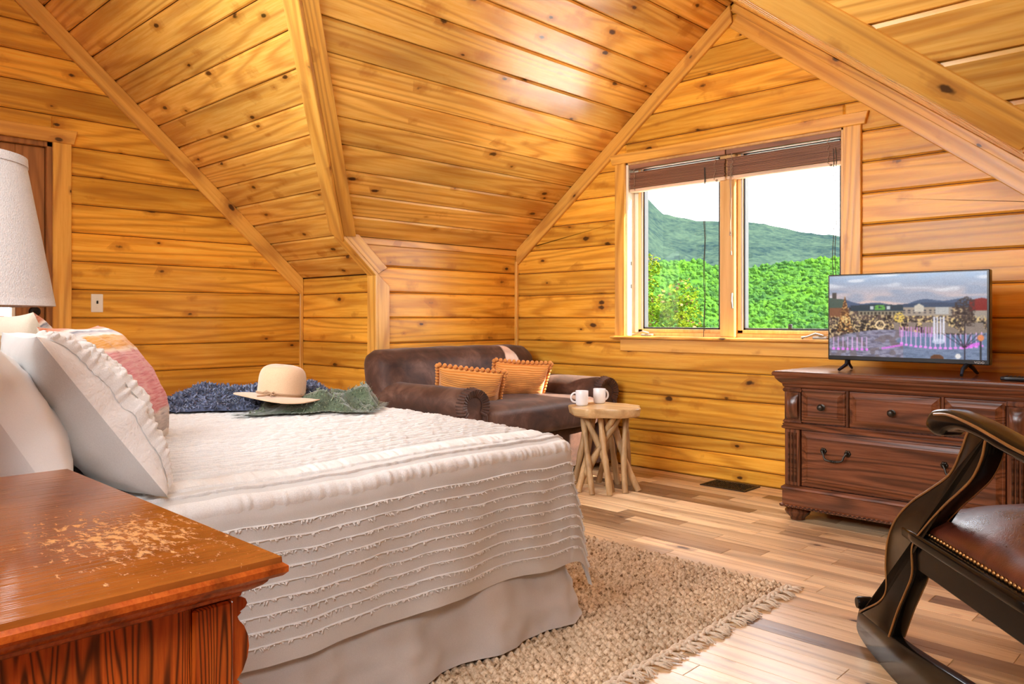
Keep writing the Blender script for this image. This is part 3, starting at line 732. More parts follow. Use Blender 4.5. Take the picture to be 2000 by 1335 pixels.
# ---- two raised wooden blinds in the reveal
def blind(x0, x1, zt, label):
    cx = (x0+x1)/2; w = (x1-x0)/2
    t = thing('window_blind', label, 'blind', (cx, YW+0.038, 2.02), 0, 'raised wooden blinds')
    MB().box(-w, w, -0.03, 0.03, 0.166, 0.213, 0.003).build('headrail', 'blind', t, smooth=20)
    rr = random.Random(int(x0*100)); n = 19
    for i in range(n):
        z = 0.026 + i*0.0062
        d = rr.uniform(-0.003, 0.003)
        o = MB().box(-w+0.004+d, w-0.004+d, -0.026+d, 0.026+d, z, z+0.0036).build('slat', 'blind', t, smooth=0)
    MB().box(-w+0.002, w-0.002, -0.028, 0.028, -0.002, 0.0225, 0.006).build('bottom_rail', 'blind_rail', t)
    for cxx in (-w+0.05, w-0.075):
        p = []
        for k in range(19): p.append((cxx+rr.uniform(-0.008, 0.008), -0.031+rr.uniform(-0.006, 0.002), 0.166-k*0.0088))
        MB().tube(p, 0.0022, 5).build('ladder_cord', 'cord', t, smooth=60)
    for kx in (0.02, -0.0):
        MB().lathe([(0.0, -0.006), (0.008, -0.004), (0.008, 0.004), (0.0, 0.006)], 8, (w-0.06, -0.03, 0.0), 'y').build('cord_button', 'cord', t)
        break
    return t, cx, w
b1, bx1, bw1 = blind(HX0+0.024, -2.655, 2.0, 'raised wooden blind stacked over the left casement, cord hanging to the sill')
b2, bx2, bw2 = blind(-2.648, HX1-0.024, 2.0, 'raised wooden blind stacked over the right casement behind the television')
def drop(parent, px, z0, z1, r=0.0022, mat='cord_dark', sway=0.004):
    p = [(px+sway*math.sin(k*1.3), -0.034+0.002*math.cos(k), z0+(z1-z0)*k/14) for k in range(15)]
    return MB().tube(p, r, 5).build('pull_cord', mat, parent, smooth=60)
drop(b1, bw1-0.155, 0.10, -1.06); drop(b1, bw1-0.148, 0.10, -1.02)
drop(b2, bw2-0.045, 0.10, -1.0); drop(b2, bw2-0.03, 0.10, -0.95)
drop(b2, -bw2+0.035, 0.10, -0.37, mat='cord', sway=0.001); drop(b2, -bw2+0.042, 0.10, -0.5, mat='cord', sway=0.001)
for zz, dx in ((-0.37, 0.035), (-0.5, 0.042)):
    MB().lathe([(0.001, 0.02), (0.005, 0.012), (0.007, -0.01), (0.001, -0.012)], 10, (-bw2+dx, -0.034, zz)).build('cord_tassel', 'cord', b2)

# ------------------------------------------------------------------ door in the left wall
do = structure('door_1', (XL, 1.1, 0), 'glazed pine door with a dark deadbolt and knob at the left edge', 'door')
def dbx(name, y0, y1, x0, x1, z0, z1, mat, c=0.004): return MB().box(x0, x1, y0-1.1, y1-1.1, z0, z1, c).build(name, mat, do, smooth=20)
board('casing', (XL, 1.562, 0), (XL, 1.562, 2.203), (0, 1, 0), 0.107, 0.022, (1, 0, 0), 'pine_trim', do)
board('casing', (XL, 0.535, 0), (XL, 0.535, 2.203), (0, 1, 0), 0.107, 0.022, (1, 0, 0), 'pine_trim', do)
board('casing_head', (XL, 0.50, 2.203), (XL, 1.684, 2.203), (0, 0, 1), 0.088, 0.026, (1, 0, 0), 'pine_trim', do, e=(0, -0.02, 0, 0.02))
dbx('jamb', DY1-0.035, DY1, -0.14, 0.0, 0, DZ, 'door'); dbx('jamb', DY0, DY0+0.035, -0.14, 0.0, 0, DZ, 'door'); dbx('head_jamb', DY0, DY1, -0.14, 0, DZ-0.035, DZ, 'door')
ly0, ly1 = DY0+0.036, DY1-0.036
dbx('door_stop', DY1-0.055, DY1-0.034, -0.13, -0.077, 0, DZ, 'door'); dbx('door_stop', DY0+0.034, DY0+0.055, -0.13, -0.077, 0, DZ, 'door'); dbx('door_stop', DY0, DY1, -0.13, -0.077, DZ-0.055, DZ, 'door')
dbx('stile', ly1-0.165, ly1, -0.075, -0.03, 0.004, DZ-0.036, 'door'); dbx('stile', ly0, ly0+0.14, -0.075, -0.03, 0.004, DZ-0.036, 'door')
dbx('rail', ly0+0.14, ly1-0.165, -0.075, -0.03, DZ-0.24, DZ-0.036, 'door'); dbx('rail', ly0+0.14, ly1-0.165, -0.075, -0.03, 0.004, 0.30, 'door')
dbx('glass_bead', ly1-0.185, ly1-0.165, -0.07, -0.022, 0.30, DZ-0.24, 'cream'); dbx('glass_bead', ly0+0.14, ly0+0.16, -0.07, -0.022, 0.30, DZ-0.24, 'cream')
dbx('pane', ly0+0.14, ly1-0.165, -0.056, -0.050, 0.30, DZ-0.24, 'glass', 0)
for i in range(9):
    z = 0.98+i*0.018
    dbx('shade_slat', ly0+0.17, ly1-0.20, -0.048, -0.030, z, z+0.002, 'cream', 0)
for nm, z, r in (('deadbolt', 1.13, 0.033), ('door_knob', 0.985, 0.034)):
    p = [(0.0, 0.0), (r, 0.0), (r, 0.012), (0.016, 0.016), (0.014, 0.03), (r*0.85, 0.042), (r*0.8, 0.058), (0.0, 0.064)] if nm == 'door_knob' else [(0.0, 0.0), (r, 0.0), (r, 0.010), (r*0.8, 0.020), (0.0, 0.024)]
    k_ = MB().lathe(p, 24, (-0.03, 1.47-1.1, z), 'x').build(nm, 'bronze', do)
    if nm == 'deadbolt': MB().box(-0.008, 0.004, 1.47-1.1-0.018, 1.47-1.1+0.018, z-0.006, z+0.006, 0.003).build('thumb_turn', 'bronze', k_)

# light switch
sw = thing('light_switch', 'ivory light switch plate on the pine wall beside the door', 'switch', (XL, 1.826, 1.187))
MB().box(0.0, 0.006, -0.037, 0.037, -0.06, 0.06, 0.003).build('plate', 'switch', sw)
MB().box(0.006, 0.014, -0.005, 0.005, -0.004, 0.016, 0.002).build('toggle', 'bronze', sw)
for z in (0.03, -0.03): MB().lathe([(0.0, 0.0), (0.0035, 0.0), (0.003, 0.0015), (0.0, 0.002)], 10, (0.006, 0, z), 'x').build('screw', 'switch', sw)

# floor vent
ve = thing('floor_vent', 'black woven-pattern floor vent set in the boards under the window', 'vent', (-2.54, 4.655, 0))
m = MB()
for b in ((-0.16, -0.14, -0.105, 0.105), (0.14, 0.16, -0.105, 0.105), (-0.14, 0.14, -0.105, -0.087), (-0.14, 0.14, 0.087, 0.105)): m.box(b[0], b[1], b[2], b[3], 0, 0.006, 0.002)
m.build('frame', 'black_metal', ve)
m = MB(); m.box(-0.14, 0.14, -0.087, 0.087, 0.0, 0.001)
for i in range(14):
    for j in range(9):
        x, y = -0.13+i*0.02, -0.079+j*0.0198
        if (i+j) % 2: m.box(x-0.009, x+0.009, y-0.0035, y+0.0035, 0.001, 0.005, 0.001)
        else: m.box(x-0.0035, x+0.0035, y-0.009, y+0.009, 0.001, 0.005, 0.001)
m.build('grille', 'iron', ve)

# ------------------------------------------------------------------ outside: forested slope, ridge, maple
def hnoise(x, y, s, o=0): return noise.noise(Vector((x*s, y*s, o)))
def edge_interp(pts, a):
    for (a0, e0), (a1, e1) in zip(pts[:-1], pts[1:]):
        if a <= a1: return e0+(e1-e0)*max(0, (a-a0))/(a1-a0)
    return pts[-1][1]
# skyline as (bearing from the y axis in degrees, elevation in degrees) seen from the room
far_pts = [(-75, 20.0), (-55, 17.0), (-38, 11.5), (-34.8, 9.0), (-33.3, 7.3), (-31, 6.8), (-28.7, 6.75), (-26.5, 6.5), (-24, 5.9), (-22, 5.6), (-20, 5.1), (-10, 3.6), (10, 2.5), (40, 3)]
near_pts = [(-75, 3.6), (-36, 3.4), (-33, 3.8), (-30.5, 3.9), (-28.5, 3.2), (-25.5, 3.7), (-22.5, 4.1), (-20, 3.6), (-12, 2.6), (20, 2), (40, 2)]
def slope(name, pts, R0, R1, z0, nu, nv, mat, rough, label):
    def f(u, v):
        a = -75+115*u; e = edge_interp(pts, a)
        R = R0+(R1-R0)*v
        zt = math.tan(math.radians(e))*R1 + 1.09
        z = z0+(zt-z0)*(v**1.25)
        x, y = R*math.sin(math.radians(a)), R*math.cos(math.radians(a))
        z += rough*(hnoise(x, y, 9.0/R1, 1)*1.0+hnoise(x, y, 40.0/R1, 2)*0.45+hnoise(x, y, 150.0/R1, 3)*0.25)*(0.35+0.65*min(1, 2-2*v))
        return (x, y, z)
    o = MB().grid(nu, nv, f).build(name, mat, None, smooth=0, normals=False, out=(0, 0, -20000))
    return tag(o, label, 'hill', kind='structure')
slope('mountain', far_pts, 420, 900, -20, 300, 110, 'hill_far', 9.0, 'forested mountain ridge beyond the window, tinted blue-green for haze')
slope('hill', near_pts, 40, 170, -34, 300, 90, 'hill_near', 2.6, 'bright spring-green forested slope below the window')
# crowns of the nearest trees on the slope, far too many to count
rc = random.Random(11); m = MB()
ico = [(0, 0, 1), (0.894, 0, 0.447), (0.276, 0.851, 0.447), (-0.724, 0.526, 0.447), (-0.724, -0.526, 0.447), (0.276, -0.851, 0.447), (0.724, 0.526, -0.447), (-0.276, 0.851, -0.447), (-0.894, 0, -0.447), (-0.276, -0.851, -0.447), (0.724, -0.526, -0.447), (0, 0, -1)]
icf = [(0,1,2),(0,2,3),(0,3,4),(0,4,5),(0,5,1),(1,6,2),(2,7,3),(3,8,4),(4,9,5),(5,10,1),(6,7,2),(7,8,3),(8,9,4),(9,10,5),(10,6,1),(11,7,6),(11,8,7),(11,9,8),(11,10,9),(11,6,10)]
for i in range(15000):
    a = rc.uniform(-44, -10); v = rc.random()**0.8; e = edge_interp(near_pts, a); R = 40+130*v
    zt = math.tan(math.radians(e))*170+1.09; z = -34+(zt+34)*(v**1.25)
    x, y = R*math.sin(math.radians(a)), R*math.cos(math.radians(a)); s = rc.uniform(0.22, 0.62)*(0.55+0.9*v)
    z += 2.6*(hnoise(x, y, 9.0/170, 1)+hnoise(x, y, 40.0/170, 2)*0.45)*(0.35+0.65*min(1, 2-2*v))
    m.add([(x+p[0]*s*rc.uniform(.7, 1.2), y+p[1]*s*rc.uniform(.7, 1.2), z+p[2]*s*rc.uniform(.7, 1.2)) for p in ico], icf)
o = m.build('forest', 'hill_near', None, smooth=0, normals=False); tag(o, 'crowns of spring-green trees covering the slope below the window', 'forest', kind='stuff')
MB().box(-900, 900, -900, 900, -36, -34.5).build('ground', 'ground', None, smooth=0)['kind'] = 'structure'

# added pale reflector below the window, unseen from inside, bouncing daylight onto the ceiling
bounce_panel = structure('bounce_reflector', label='added pale reflector below the window, out of sight', cat='reflector')
m = MB()
m.loft([[(-6.2, 4.98, 0.80), (1.2, 4.98, 0.80), (1.2, 7.9, 0.45), (-6.2, 7.9, 0.45)], [(-6.2, 4.98, 0.75), (1.2, 4.98, 0.75), (1.2, 7.9, 0.40), (-6.2, 7.9, 0.40)]])
for k in range(19): m.loft([[(-6.2+k*0.4, 4.98, 0.83), (-6.17+k*0.4, 4.98, 0.83), (-6.17+k*0.4, 7.9, 0.48), (-6.2+k*0.4, 7.9, 0.48)], [(-6.2+k*0.4, 4.98, 0.79), (-6.17+k*0.4, 4.98, 0.79), (-6.17+k*0.4, 7.9, 0.44), (-6.2+k*0.4, 7.9, 0.44)]])
m.build('bounce_sheet', 'bounce_metal', bounce_panel, smooth=0)

# young maple close outside the left casement
mp = thing('maple_tree', 'leafy yellow-green maple with pinkish shoot tips outside the left casement', 'tree', (-6.3, 8.9, -8.0))
rm = random.Random(5)
def mpt(x, y, z): return (x+6.3, y-8.9, z+8.0)
MB().tube([mpt(-6.3, 8.9, -8), mpt(-6.35, 8.9, -4), mpt(-6.25, 8.85, -1), mpt(-6.2, 8.8, 1.2)], [0.16, 0.13, 0.09, 0.03], 8).build('trunk', 'trunk', mp)
clus = [(-5.4, 8.3, 1.20, 0.24), (-5.14, 8.3, 1.36, 0.20), (-5.62, 8.35, 1.18, 0.24), (-5.74, 8.35, 1.50, 0.17), (-5.60, 8.3, 1.74, 0.14), (-5.08, 8.25, 1.16, 0.20), (-5.25, 8.3, 0.98, 0.24), (-5.59, 8.3, 0.92, 0.26), (-5.06, 8.3, 0.92, 0.18), (-5.9, 8.4, 1.25, 0.26), (-5.95, 8.4, 0.8, 0.3), (-5.4, 8.3, 0.65, 0.3)]
br = MB()
for c in clus:
    s0 = Vector(mpt(-6.25, 8.85, c[2]-0.8)); e0 = Vector(mpt(*c[:3]))
    br.tube([s0, (s0+e0)/2+Vector((0, 0, 0.1)), e0], [0.03, 0.018, 0.006], 6)
br.build('branches', 'trunk', mp)
lf, lt = MB(), MB()
for c in clus:
    for i in range(int(1300*c[3])):
        d = Vector((rm.gauss(0, 1), rm.gauss(0, 1), rm.gauss(0, 1))); d = d.normalized()*c[3]*(rm.random()**0.4)
        p = Vector(mpt(*c[:3]))+d
        s = rm.uniform(0.022, 0.045); r = Euler((rm.uniform(-0.9, 0.9), rm.uniform(-0.9, 0.9), rm.uniform(0, 6.28))).to_matrix()
        pts = [(0, 0, 0), (0.5, 0.25, 0.1), (0.75, 0.75, 0), (0.28, 0.62, 0.08), (0, 1.15, 0), (-0.28, 0.62, 0.08), (-0.75, 0.75, 0), (-0.5, 0.25, 0.1)]
        tgt = lt if (d.z > c[3]*0.35 and rm.random() < 0.30) else lf
        tgt.add([p+r@(Vector(q)*s) for q in pts], [(0, 1, 3), (1, 2, 3), (0, 3, 5), (3, 4, 5), (0, 5, 7), (5, 6, 7)])
lf.build('foliage', 'leaf', mp, smooth=0, normals=False)['kind'] = 'stuff'
lt.build('shoot_tips', 'leaf_tip', mp, smooth=0, normals=False)['kind'] = 'stuff'

# ------------------------------------------------------------------ bed
BX0, BX1, BY0, BY1 = -3.76, -1.86, 0.12, 2.20          # mattress footprint
bed = thing('bed', 'king bed with a gathered pale cotton bed skirt down to the rug', 'bed', ((BX0+BX1)/2, (BY0+BY1)/2, 0))
bcx, bcy = bed.location.x, bed.location.y
def B(x, y, z): return (x-bcx, y-bcy, z)
MB().box(BX0-bcx, BX1-bcx, BY0-bcy, BY1-bcy, 0.36, 0.62, 0.04).build('mattress', 'mattress', bed)
MB().box(BX0-bcx+0.02, BX1-bcx-0.02, BY0-bcy, BY1-bcy-0.02, 0.12, 0.355, 0.02).build('box_spring', 'mattress', bed)
for sx in (BX0+0.12, BX1-0.12):
    for sy in (BY0+0.15, BY1-0.15): MB().box(sx-bcx-0.03, sx-bcx+0.03, sy-bcy-0.03, sy-bcy+0.03, 0.0, 0.12, 0.004).build('leg', 'oak_z', bed)
MB().box(BX0-bcx, BX1-bcx, BY0-bcy-0.10, BY0-bcy-0.03, 0.0, 1.0, 0.02).build('headboard', 'oak_x', bed)
# skirt: a strip hanging round three sides with soft folds, flaring to the floor
per = [(BX1-0.0, BY0+0.1), (BX1, BY1-0.06), (BX1-0.06, BY1), (BX0+0.06, BY1), (BX0, BY1-0.06), (BX0, BY0+0.1)]
seg = [(Vector(a), Vector(b)) for a, b in zip(per[:-1], per[1:])]; lens = [(b-a).length for a, b in seg]; tot = sum(lens)
def skirt(u, v):
    s = u*tot; i = 0
    while i < len(seg)-1 and s > lens[i]: s -= lens[i]; i += 1
    a, b = seg[i]; d = (b-a).normalized(); nrm = Vector((d.y, -d.x)); nrm = -nrm if nrm.dot(Vector((a.x-bcx, a.y-bcy))) < 0 else nrm
    p = a+d*s; S_ = u*tot
    flare = 0.004 + 0.050*v**1.4
    fold = (0.5+0.5*noise.noise(Vector((S_*3.1, v*0.8, 0))))*0.050*v**1.7 + 0.016*math.sin(S_*17+2*noise.noise(Vector((S_*1.5, 0, 3))))*v + 0.012*noise.noise(Vector((S_*14, v*7, 5)))
    off = flare+fold
    z = 0.375-(0.375-0.022)*v + 0.016*noise.noise(Vector((S_*2.3, 0, 9)))*v
    return (p.x+nrm.x*off-bcx, p.y+nrm.y*off-bcy, max(z, 0.022))
MB().grid(260, 22, skirt).build('bed_skirt', 'skirt', bed, smooth=180, normals=False, out=(0, 0, 0.2))

# comforter: a cloth draped over three sides with rows of gathered ruffles along its length
CX0, CX1, CY1 = -3.80, -1.815, 2.225
ZT = 0.662; RAD = 0.075
def comf_top(x, y):
    u = (x-CX0)/(CX1-CX0)
    dome = 0.020*math.sin(PI*min(1, max(0, u)))
    return ZT + dome + 0.010*noise.noise(Vector((x*2.2, y*2.2, 1))) + 0.004*noise.noise(Vector((x*9, y*9, 4)))
DROP = 0.44
def drape(a, b, lift=0.0):
    """a: metres of cloth from the bed's middle line (+ towards the camera), b: metres from the head end"""
    cx = (CX0+CX1)/2; hw = (CX1-CX0)/2; L = CY1-0.24
    ox = max(0, abs(a)-(hw-RAD)); oy = max(0, b-(L-RAD)); sg = 1 if a >= 0 else -1
    x = cx + max(-(hw-RAD), min(hw-RAD, a)); y = 0.24+min(b, L-RAD)
    z = comf_top(x, y); nx, ny, nz = 0, 0, 1.0
    if ox > 0 or oy > 0:
        rho = (ox**3.5+oy**3.5)**(1/3.5); h = math.hypot(ox, oy); dx, dy = sg*ox/h, oy/h
        arc = RAD*PI/2
        if rho < arc:
            t = rho/RAD; out = RAD*math.sin(t); dn = RAD*(1-math.cos(t)); nx, ny, nz = dx*math.sin(t), dy*math.sin(t), math.cos(t)
        else:
            dn = RAD+rho-arc; out = RAD; nx, ny, nz = dx, dy, 0.0
            e = dn-RAD
            along = y if ox > oy else x
            out += 0.030*e + 0.05*e*noise.noise(Vector((along*3.0, 1.0, sg*2))) + 0.014*e/DROP*math.sin(along*13+3*noise.noise(Vector((along*1.2, 0, 8))))
            out += 0.010*noise.noise(Vector((along*8.5, e*5, 4.4)))*min(1, e/0.08)
            if ox > 0 and oy > 0: out += 0.10*e*min(ox, oy)/max(ox, oy)
            dn += 0.008*noise.noise(Vector((along*5, 0, 2)))
        x += dx*out; y += dy*out; z -= dn
    w = 0.0030*noise.noise(Vector((a*24, b*7, 0))) + lift
    return (x+nx*w, y+ny*w, z+nz*w)
com = thing('comforter', 'white comforter with rows of gathered ruffles spread over the king bed', 'comforter', (-2.8, 1.2, ZT))
cl = Vector(com.location)
AM = (CX1-CX0)/2-RAD+RAD*PI/2+DROP-RAD; BM = (CY1-0.24)-RAD+RAD*PI/2+DROP-RAD
MB().grid(230, 230, lambda u, v: Vector(drape(-AM+2*AM*u, BM*v, 0.0))-cl).build('quilt', 'white_cloth', com, smooth=180, normals=False, out=(0, 0, -0.4))
rf = random.Random(21)
def ruffle(a0, wid, hgt, seed, wavy=1.0, n=300, tufts=False, mat='white_ruffle', b0=0.0):
    """a gathered strip sewn along the bed at cloth position a0: rises from the seam and falls over outward"""
    m = MB()
    def f(u, v):
        b = b0+(BM-b0-0.004)*u
        s = b*95+seed*7
        wv = noise.noise(Vector((b*75, seed, 0))); wv2 = noise.noise(Vector((b*26, seed, 7)))
        aa = a0 + wid*(v-0.15) + wavy*0.003*wv*v + 0.003*wv2*v
        lift = (0.0030+hgt*(0.72+0.55*wv)*1.3+0.002*abs(wv2))*math.sin(PI*v)**0.75-0.0012
        return Vector(drape(aa, b, max(lift, -0.002)))-cl
    m.grid(n, 6, f)
    if hgt > 0.0030 and wid < 0.03 and tufts:      # eyelash tufts along the row
        for i in range(int(n*0.9)):
            b = b0+(BM-b0-0.01)*rf.random(); q = Vector(drape(a0+wid*0.4, b, 0.003+hgt*0.7))-cl; q2 = Vector(drape(a0+wid*(0.4+rf.uniform(0.3, 1.5)), b+rf.uniform(-0.006, 0.006), hgt+rf.uniform(0.003, 0.007)))-cl
            d = Vector((0, rf.uniform(0.0012, 0.003), 0)); m.add([q-d, q+d, q2+d*0.5, q2-d*0.5], [(0, 1, 2, 3)])
    return m.build('ruffle', mat, com, smooth=180, normals=False, out=(0, 0, -0.4))
a = AM-0.055; i = 0
while a > -0.95:
    wide = i in (9, 10)
    if i == 9: ruffle(a-0.045, 0.052, 0.006, i+0.3, 2.2, 420); a -= 0.075
    elif i == 12: ruffle(a-0.06, 0.075, 0.007, i+0.3, 2.6, 420); a -= 0.095
    else:
        side = a > AM-DROP+0.03
        ruffle(a, 0.0055 if side else 0.0085, 0.0036 if side else 0.0058, i+0.3, 1.0 if side else 1.6, tufts=side)
        a -= 0.037 if side else (0.030 if i % 5 else 0.046)
    i += 1
# tasselled hem edge
def hem(u, v):
    ang = 2*PI*v; s = -AM+2*AM*u
    return None
# ------------------------------------------------------------------ pillows
def pillow(name, label, w, h, t, mat, loc, rot, group=None, seed=0, crease=0.012, n=34, flange=0.0, back=None, pinch=0.10):
    o = thing(name, label, 'pillow', loc, 0, group); o.rotation_euler = rot
    def shape(sgn):
        def f(u, v):
            x, z = 2*u-1, 2*v-1
            body = (max(0, 1-abs(x)**4.0)**0.5)*(max(0, 1-abs(z)**2.1)**0.62)
            kx = 1-pinch*(1-abs(z)**2)*0.0 - pinch*0.55*(1-abs(x))*0 ; 
            sx = x*(1-pinch*0.45*(1-z*z)*abs(x)); sz = z*(1-pinch*0.45*(1-x*x)*abs(z))
            c = crease*noise.noise(Vector((x*2.2+seed, z*2.2, sgn)))*body + crease*0.6*noise.noise(Vector((x*5.5, z*5.5+seed, sgn*2)))*body
            edge = max(abs(x), abs(z))
            c += crease*0.5*math.sin(16*math.atan2(z, x)+seed)*max(0, edge-0.55)*body*1.6
            return (sx*w/2, sgn*(t/2*body+c), sz*h/2)
        return f
    MB().grid(n, n, shape(-1)).build('back_cover' if back else 'cover', back or mat, o, smooth=180, normals=False, out=(0, 0.3, 0))
    MB().grid(n, n, shape(1)).build('front_cover' if back else 'cover', mat, o, smooth=180, normals=False, out=(0, -0.3, 0))
    return o, shape
R = math.radians
def stripes(name):
    N = NT(name); tc = N.obj(False); sp = N.n('SeparateXYZ'); N.l(tc, sp.inputs[0])
    nz = N.noise(N.vmul(tc, (12, 12, 160)), 1.0, 3, 0.7); n2 = N.noise(tc, 9, 3)
    zz = N.mapr(N.math('ADD', sp.outputs[2], N.math('MULTIPLY', N.math('SUBTRACT', n2, 0.5), 0.035)), -0.25, 0.25, 0, 1)
    W_ = (0.74, 0.70, 0.62)
    col = N.ramp(zz, [(0.0, W_), (0.13, W_), (0.135, (0.33, 0.29, 0.26)), (0.24, (0.45, 0.40, 0.36)), (0.26, (0.52, 0.12, 0.12)), (0.42, (0.62, 0.20, 0.22)), (0.66, (0.62, 0.26, 0.27)), (0.68, (0.78, 0.66, 0.5)), (0.70, (0.66, 0.30, 0.03)),
                      (0.80, (0.70, 0.36, 0.05)), (0.81, (0.8, 0.78, 0.72)), (0.86, (0.16, 0.18, 0.24)), (0.875, (0.8, 0.78, 0.72)), (0.90, (0.55, 0.17, 0.06)), (1.0, (0.45, 0.12, 0.04))])
    dk = N.mix(N.mapr(nz, 0.42, 0.66, 0.0, 0.38), col, (0.78, 0.62, 0.56))
    dk = N.mix(N.mapr(nz, 0.30, 0.42, 0.55, 0.0), dk, (0.36, 0.05, 0.06), 'MULTIPLY')
    N.basic(dk, 0.95, sheen=0.2, spec=0.2); N.bump(nz, 0.5, 0.004); return N.m
MAT['stripe_pillow'] = stripes('woven_stripe_pillow')
def ruffled(name):
    N = NT(name); tc = N.obj(False)
    a = N.noise(N.vmul(tc, (60, 8, 20)), 1.0, 4, 0.7); 
    c = N.mix(a, (0.78, 0.77, 0.75), (0.88, 0.87, 0.86)); N.basic(c, 0.95, sheen=0.1, spec=0.2); N.bump(a, 0.7, 0.01); return N.m
MAT['ruffle_front'] = ruffled('white_ruffled_front')
zb = ZT+0.02
def lean(x, y, ztilt, h, deg): # pillow centre when its bottom edge sits at (y, zb) and it leans back by deg
    return (x, y-math.sin(R(deg))*h/2, zb+math.cos(R(deg))*h/2)
p1, _ = pillow('bed_pillow', 'plain white pillow nearest the nightstand, leaning at the head of the bed', 0.70, 0.45, 0.24, 'pillow_white', lean(-2.15, 0.555, 0, 0.42, 30), (R(30), 0, R(-4)), seed=1.3)
p2, sh2 = pillow('ruffled_sham', 'white pillow sham with ruffled stripes down its front, beside the plain white pillow', 0.72, 0.46, 0.21, 'ruffle_front', lean(-2.20, 0.80, 0, 0.44, 35), (R(35), 0, R(-8)), seed=4.1, back='white_cloth', crease=0.016)
fr2 = sh2(1)
for k in range(7):          # ruffled rows run down the front of the sham
    u0 = 0.97-k*0.075
    def f(u, v, u0=u0, k=k):
        q = Vector(fr2(min(1, max(0, u0-0.035*v+0.006*noise.noise(Vector((u*30, k, v))))), 0.03+0.94*u))
        return (q.x, q.y+0.003+(0.014+0.010*noise.noise(Vector((u*38, k*3.3, 1))))*math.sin(v*PI*0.6), q.z)
    MB().grid(110, 4, f).build('ruffle', 'white_ruffle', p2, smooth=180, normals=False, out=(0, -0.5, 0))
p3, _ = pillow('bed_pillow', 'plain white pillow on the far half of the bed behind the shams', 0.72, 0.47, 0.20, 'pillow_white', lean(-3.2, 0.50, 0, 0.47, 24), (R(24), 0, 0), seed=2.3)
p4, _ = pillow('ruffled_sham', 'beige sham peeking up behind the white ruffled sham', 0.74, 0.52, 0.26, 'beige_sham', lean(-3.10, 0.74, 0, 0.50, 31), (R(31), 0, 0), seed=6.6, crease=0.02)
p5, _ = pillow('throw_pillow', 'woven striped throw pillow in pink, ochre and rust with linen back', 0.50, 0.46, 0.23, 'stripe_pillow', lean(-2.62, 1.00, 0, 0.42, 30), (R(29), 0, R(-36)), seed=3.7, back='linen', pinch=0.16)
p6, _ = pillow('throw_pillow', 'rust striped throw pillow mostly hidden on the far side of the bed', 0.48, 0.48, 0.19, 'stripe_pillow', lean(-3.30, 0.98, 0, 0.48, 27), (R(27), 0, R(8)), seed=8.2, back='linen', pinch=0.16)

# ------------------------------------------------------------------ throws and hat on the bed
def bedz(x, y): 
    if x < CX0+RAD: return comf_top(CX0+RAD, y)-max(0, (CX0+RAD-x))**2/0.16
    return comf_top(x, min(y, CY1-RAD))
def patch(c4, f, nu, nv):
    a, b, c, d = [Vector(p) for p in c4]
    def g(u, v):
        p = (a*(1-u)+b*u)*(1-v)+(d*(1-u)+c*u)*v
        return f(u, v, p.x, p.y)
    return g
bt = thing('shag_throw', 'dark blue shaggy throw heaped along the far foot corner of the bed', 'blanket', (-3.4, 1.9, ZT))
bl = Vector(bt.location)
def blue(u, v, x, y):
    x += 0.05*noise.noise(Vector((u*4, v*4, 1))); y += 0.06*noise.noise(Vector((u*4, v*4, 2)))
    e = min(1, min(u, 1-u)*7)*min(1, min(v, 1-v)*5)
    h = (0.078+0.055*noise.noise(Vector((x*5, y*5, 3)))+0.03*noise.noise(Vector((x*12, y*12, 3))))*e**0.6
    return Vector((x, y, bedz(x, y)+0.012+max(0.004, h)))-bl
bq = [(-3.50, 1.40), (-3.00, 2.05), (-3.46, 2.52), (-3.80, 1.62)]
bq = [(-3.42, 1.36), (-2.98, 1.98), (-3.44, 2.19), (-3.79, 1.56)]
gb = patch(bq, blue, 70, 40)
MB().grid(70, 40, gb).build('blanket', 'blue_fur', bt, smooth=180, normals=False, out=(0, 0, -2))
rt = random.Random(9); pile, tips = MB(), MB()
for i in range(9500):
    u, v = rt.random(), rt.random(); p = Vector(gb(u, v)); L = rt.uniform(0.016, 0.034)
    d = Vector((rt.gauss(0, 0.6), rt.gauss(0, 0.6), rt.uniform(0.25, 0.9))).normalized()*L
    s = d.cross(Vector((rt.gauss(0, 1), rt.gauss(0, 1), rt.gauss(0, 1)))).normalized()*0.0042
    m = pile if rt.random() < 0.5 else tips
    q = p+d*0.6+Vector((0, 0, -0.001))
    m.add([p-s, p+s, q+s*0.8, p+d+Vector((0, 0, -0.004)), q-s*0.8], [(0, 1, 2, 4), (4, 2, 3)])
tag(pile.build('pile', 'blue_fur', bt, smooth=0, normals=False), kind='stuff'); tag(tips.build('pile_tips', 'blue_tip', bt, smooth=0, normals=False), kind='stuff')

gt = thing('chenille_throw', 'crumpled dark green chenille throw with a fringe beside the hat', 'blanket', (-2.95, 1.9, ZT)); gl = Vector(gt.location)
def green(u, v, x, y):
    x += 0.05*noise.noise(Vector((u*5, v*5, 11))); y += 0.05*noise.noise(Vector((u*5, v*5, 12)))
    e = min(1, min(u, 1-u)*8)*min(1, min(v, 1-v)*5)
    r1 = abs(noise.noise(Vector((x*4.5+y*3, y*4.5-x*2, 13)))); r2 = abs(noise.noise(Vector((x*11, y*9, 14))))
    h = (0.018+0.115*(0.45-r1)*(0.3+0.9*u)+0.045*r2)*e**0.7
    return Vector((x, y, bedz(x, y)+0.010+max(0.003, h)))-gl
gg = patch([(-3.02, 1.53), (-2.72, 1.95), (-2.93, 2.17), (-3.40, 2.10)], green, 80, 60)
MB().grid(80, 60, gg).build('cloth', 'green_knit', gt, smooth=180, normals=False, out=(0, 0, -2))
fr, hr = MB(), MB()
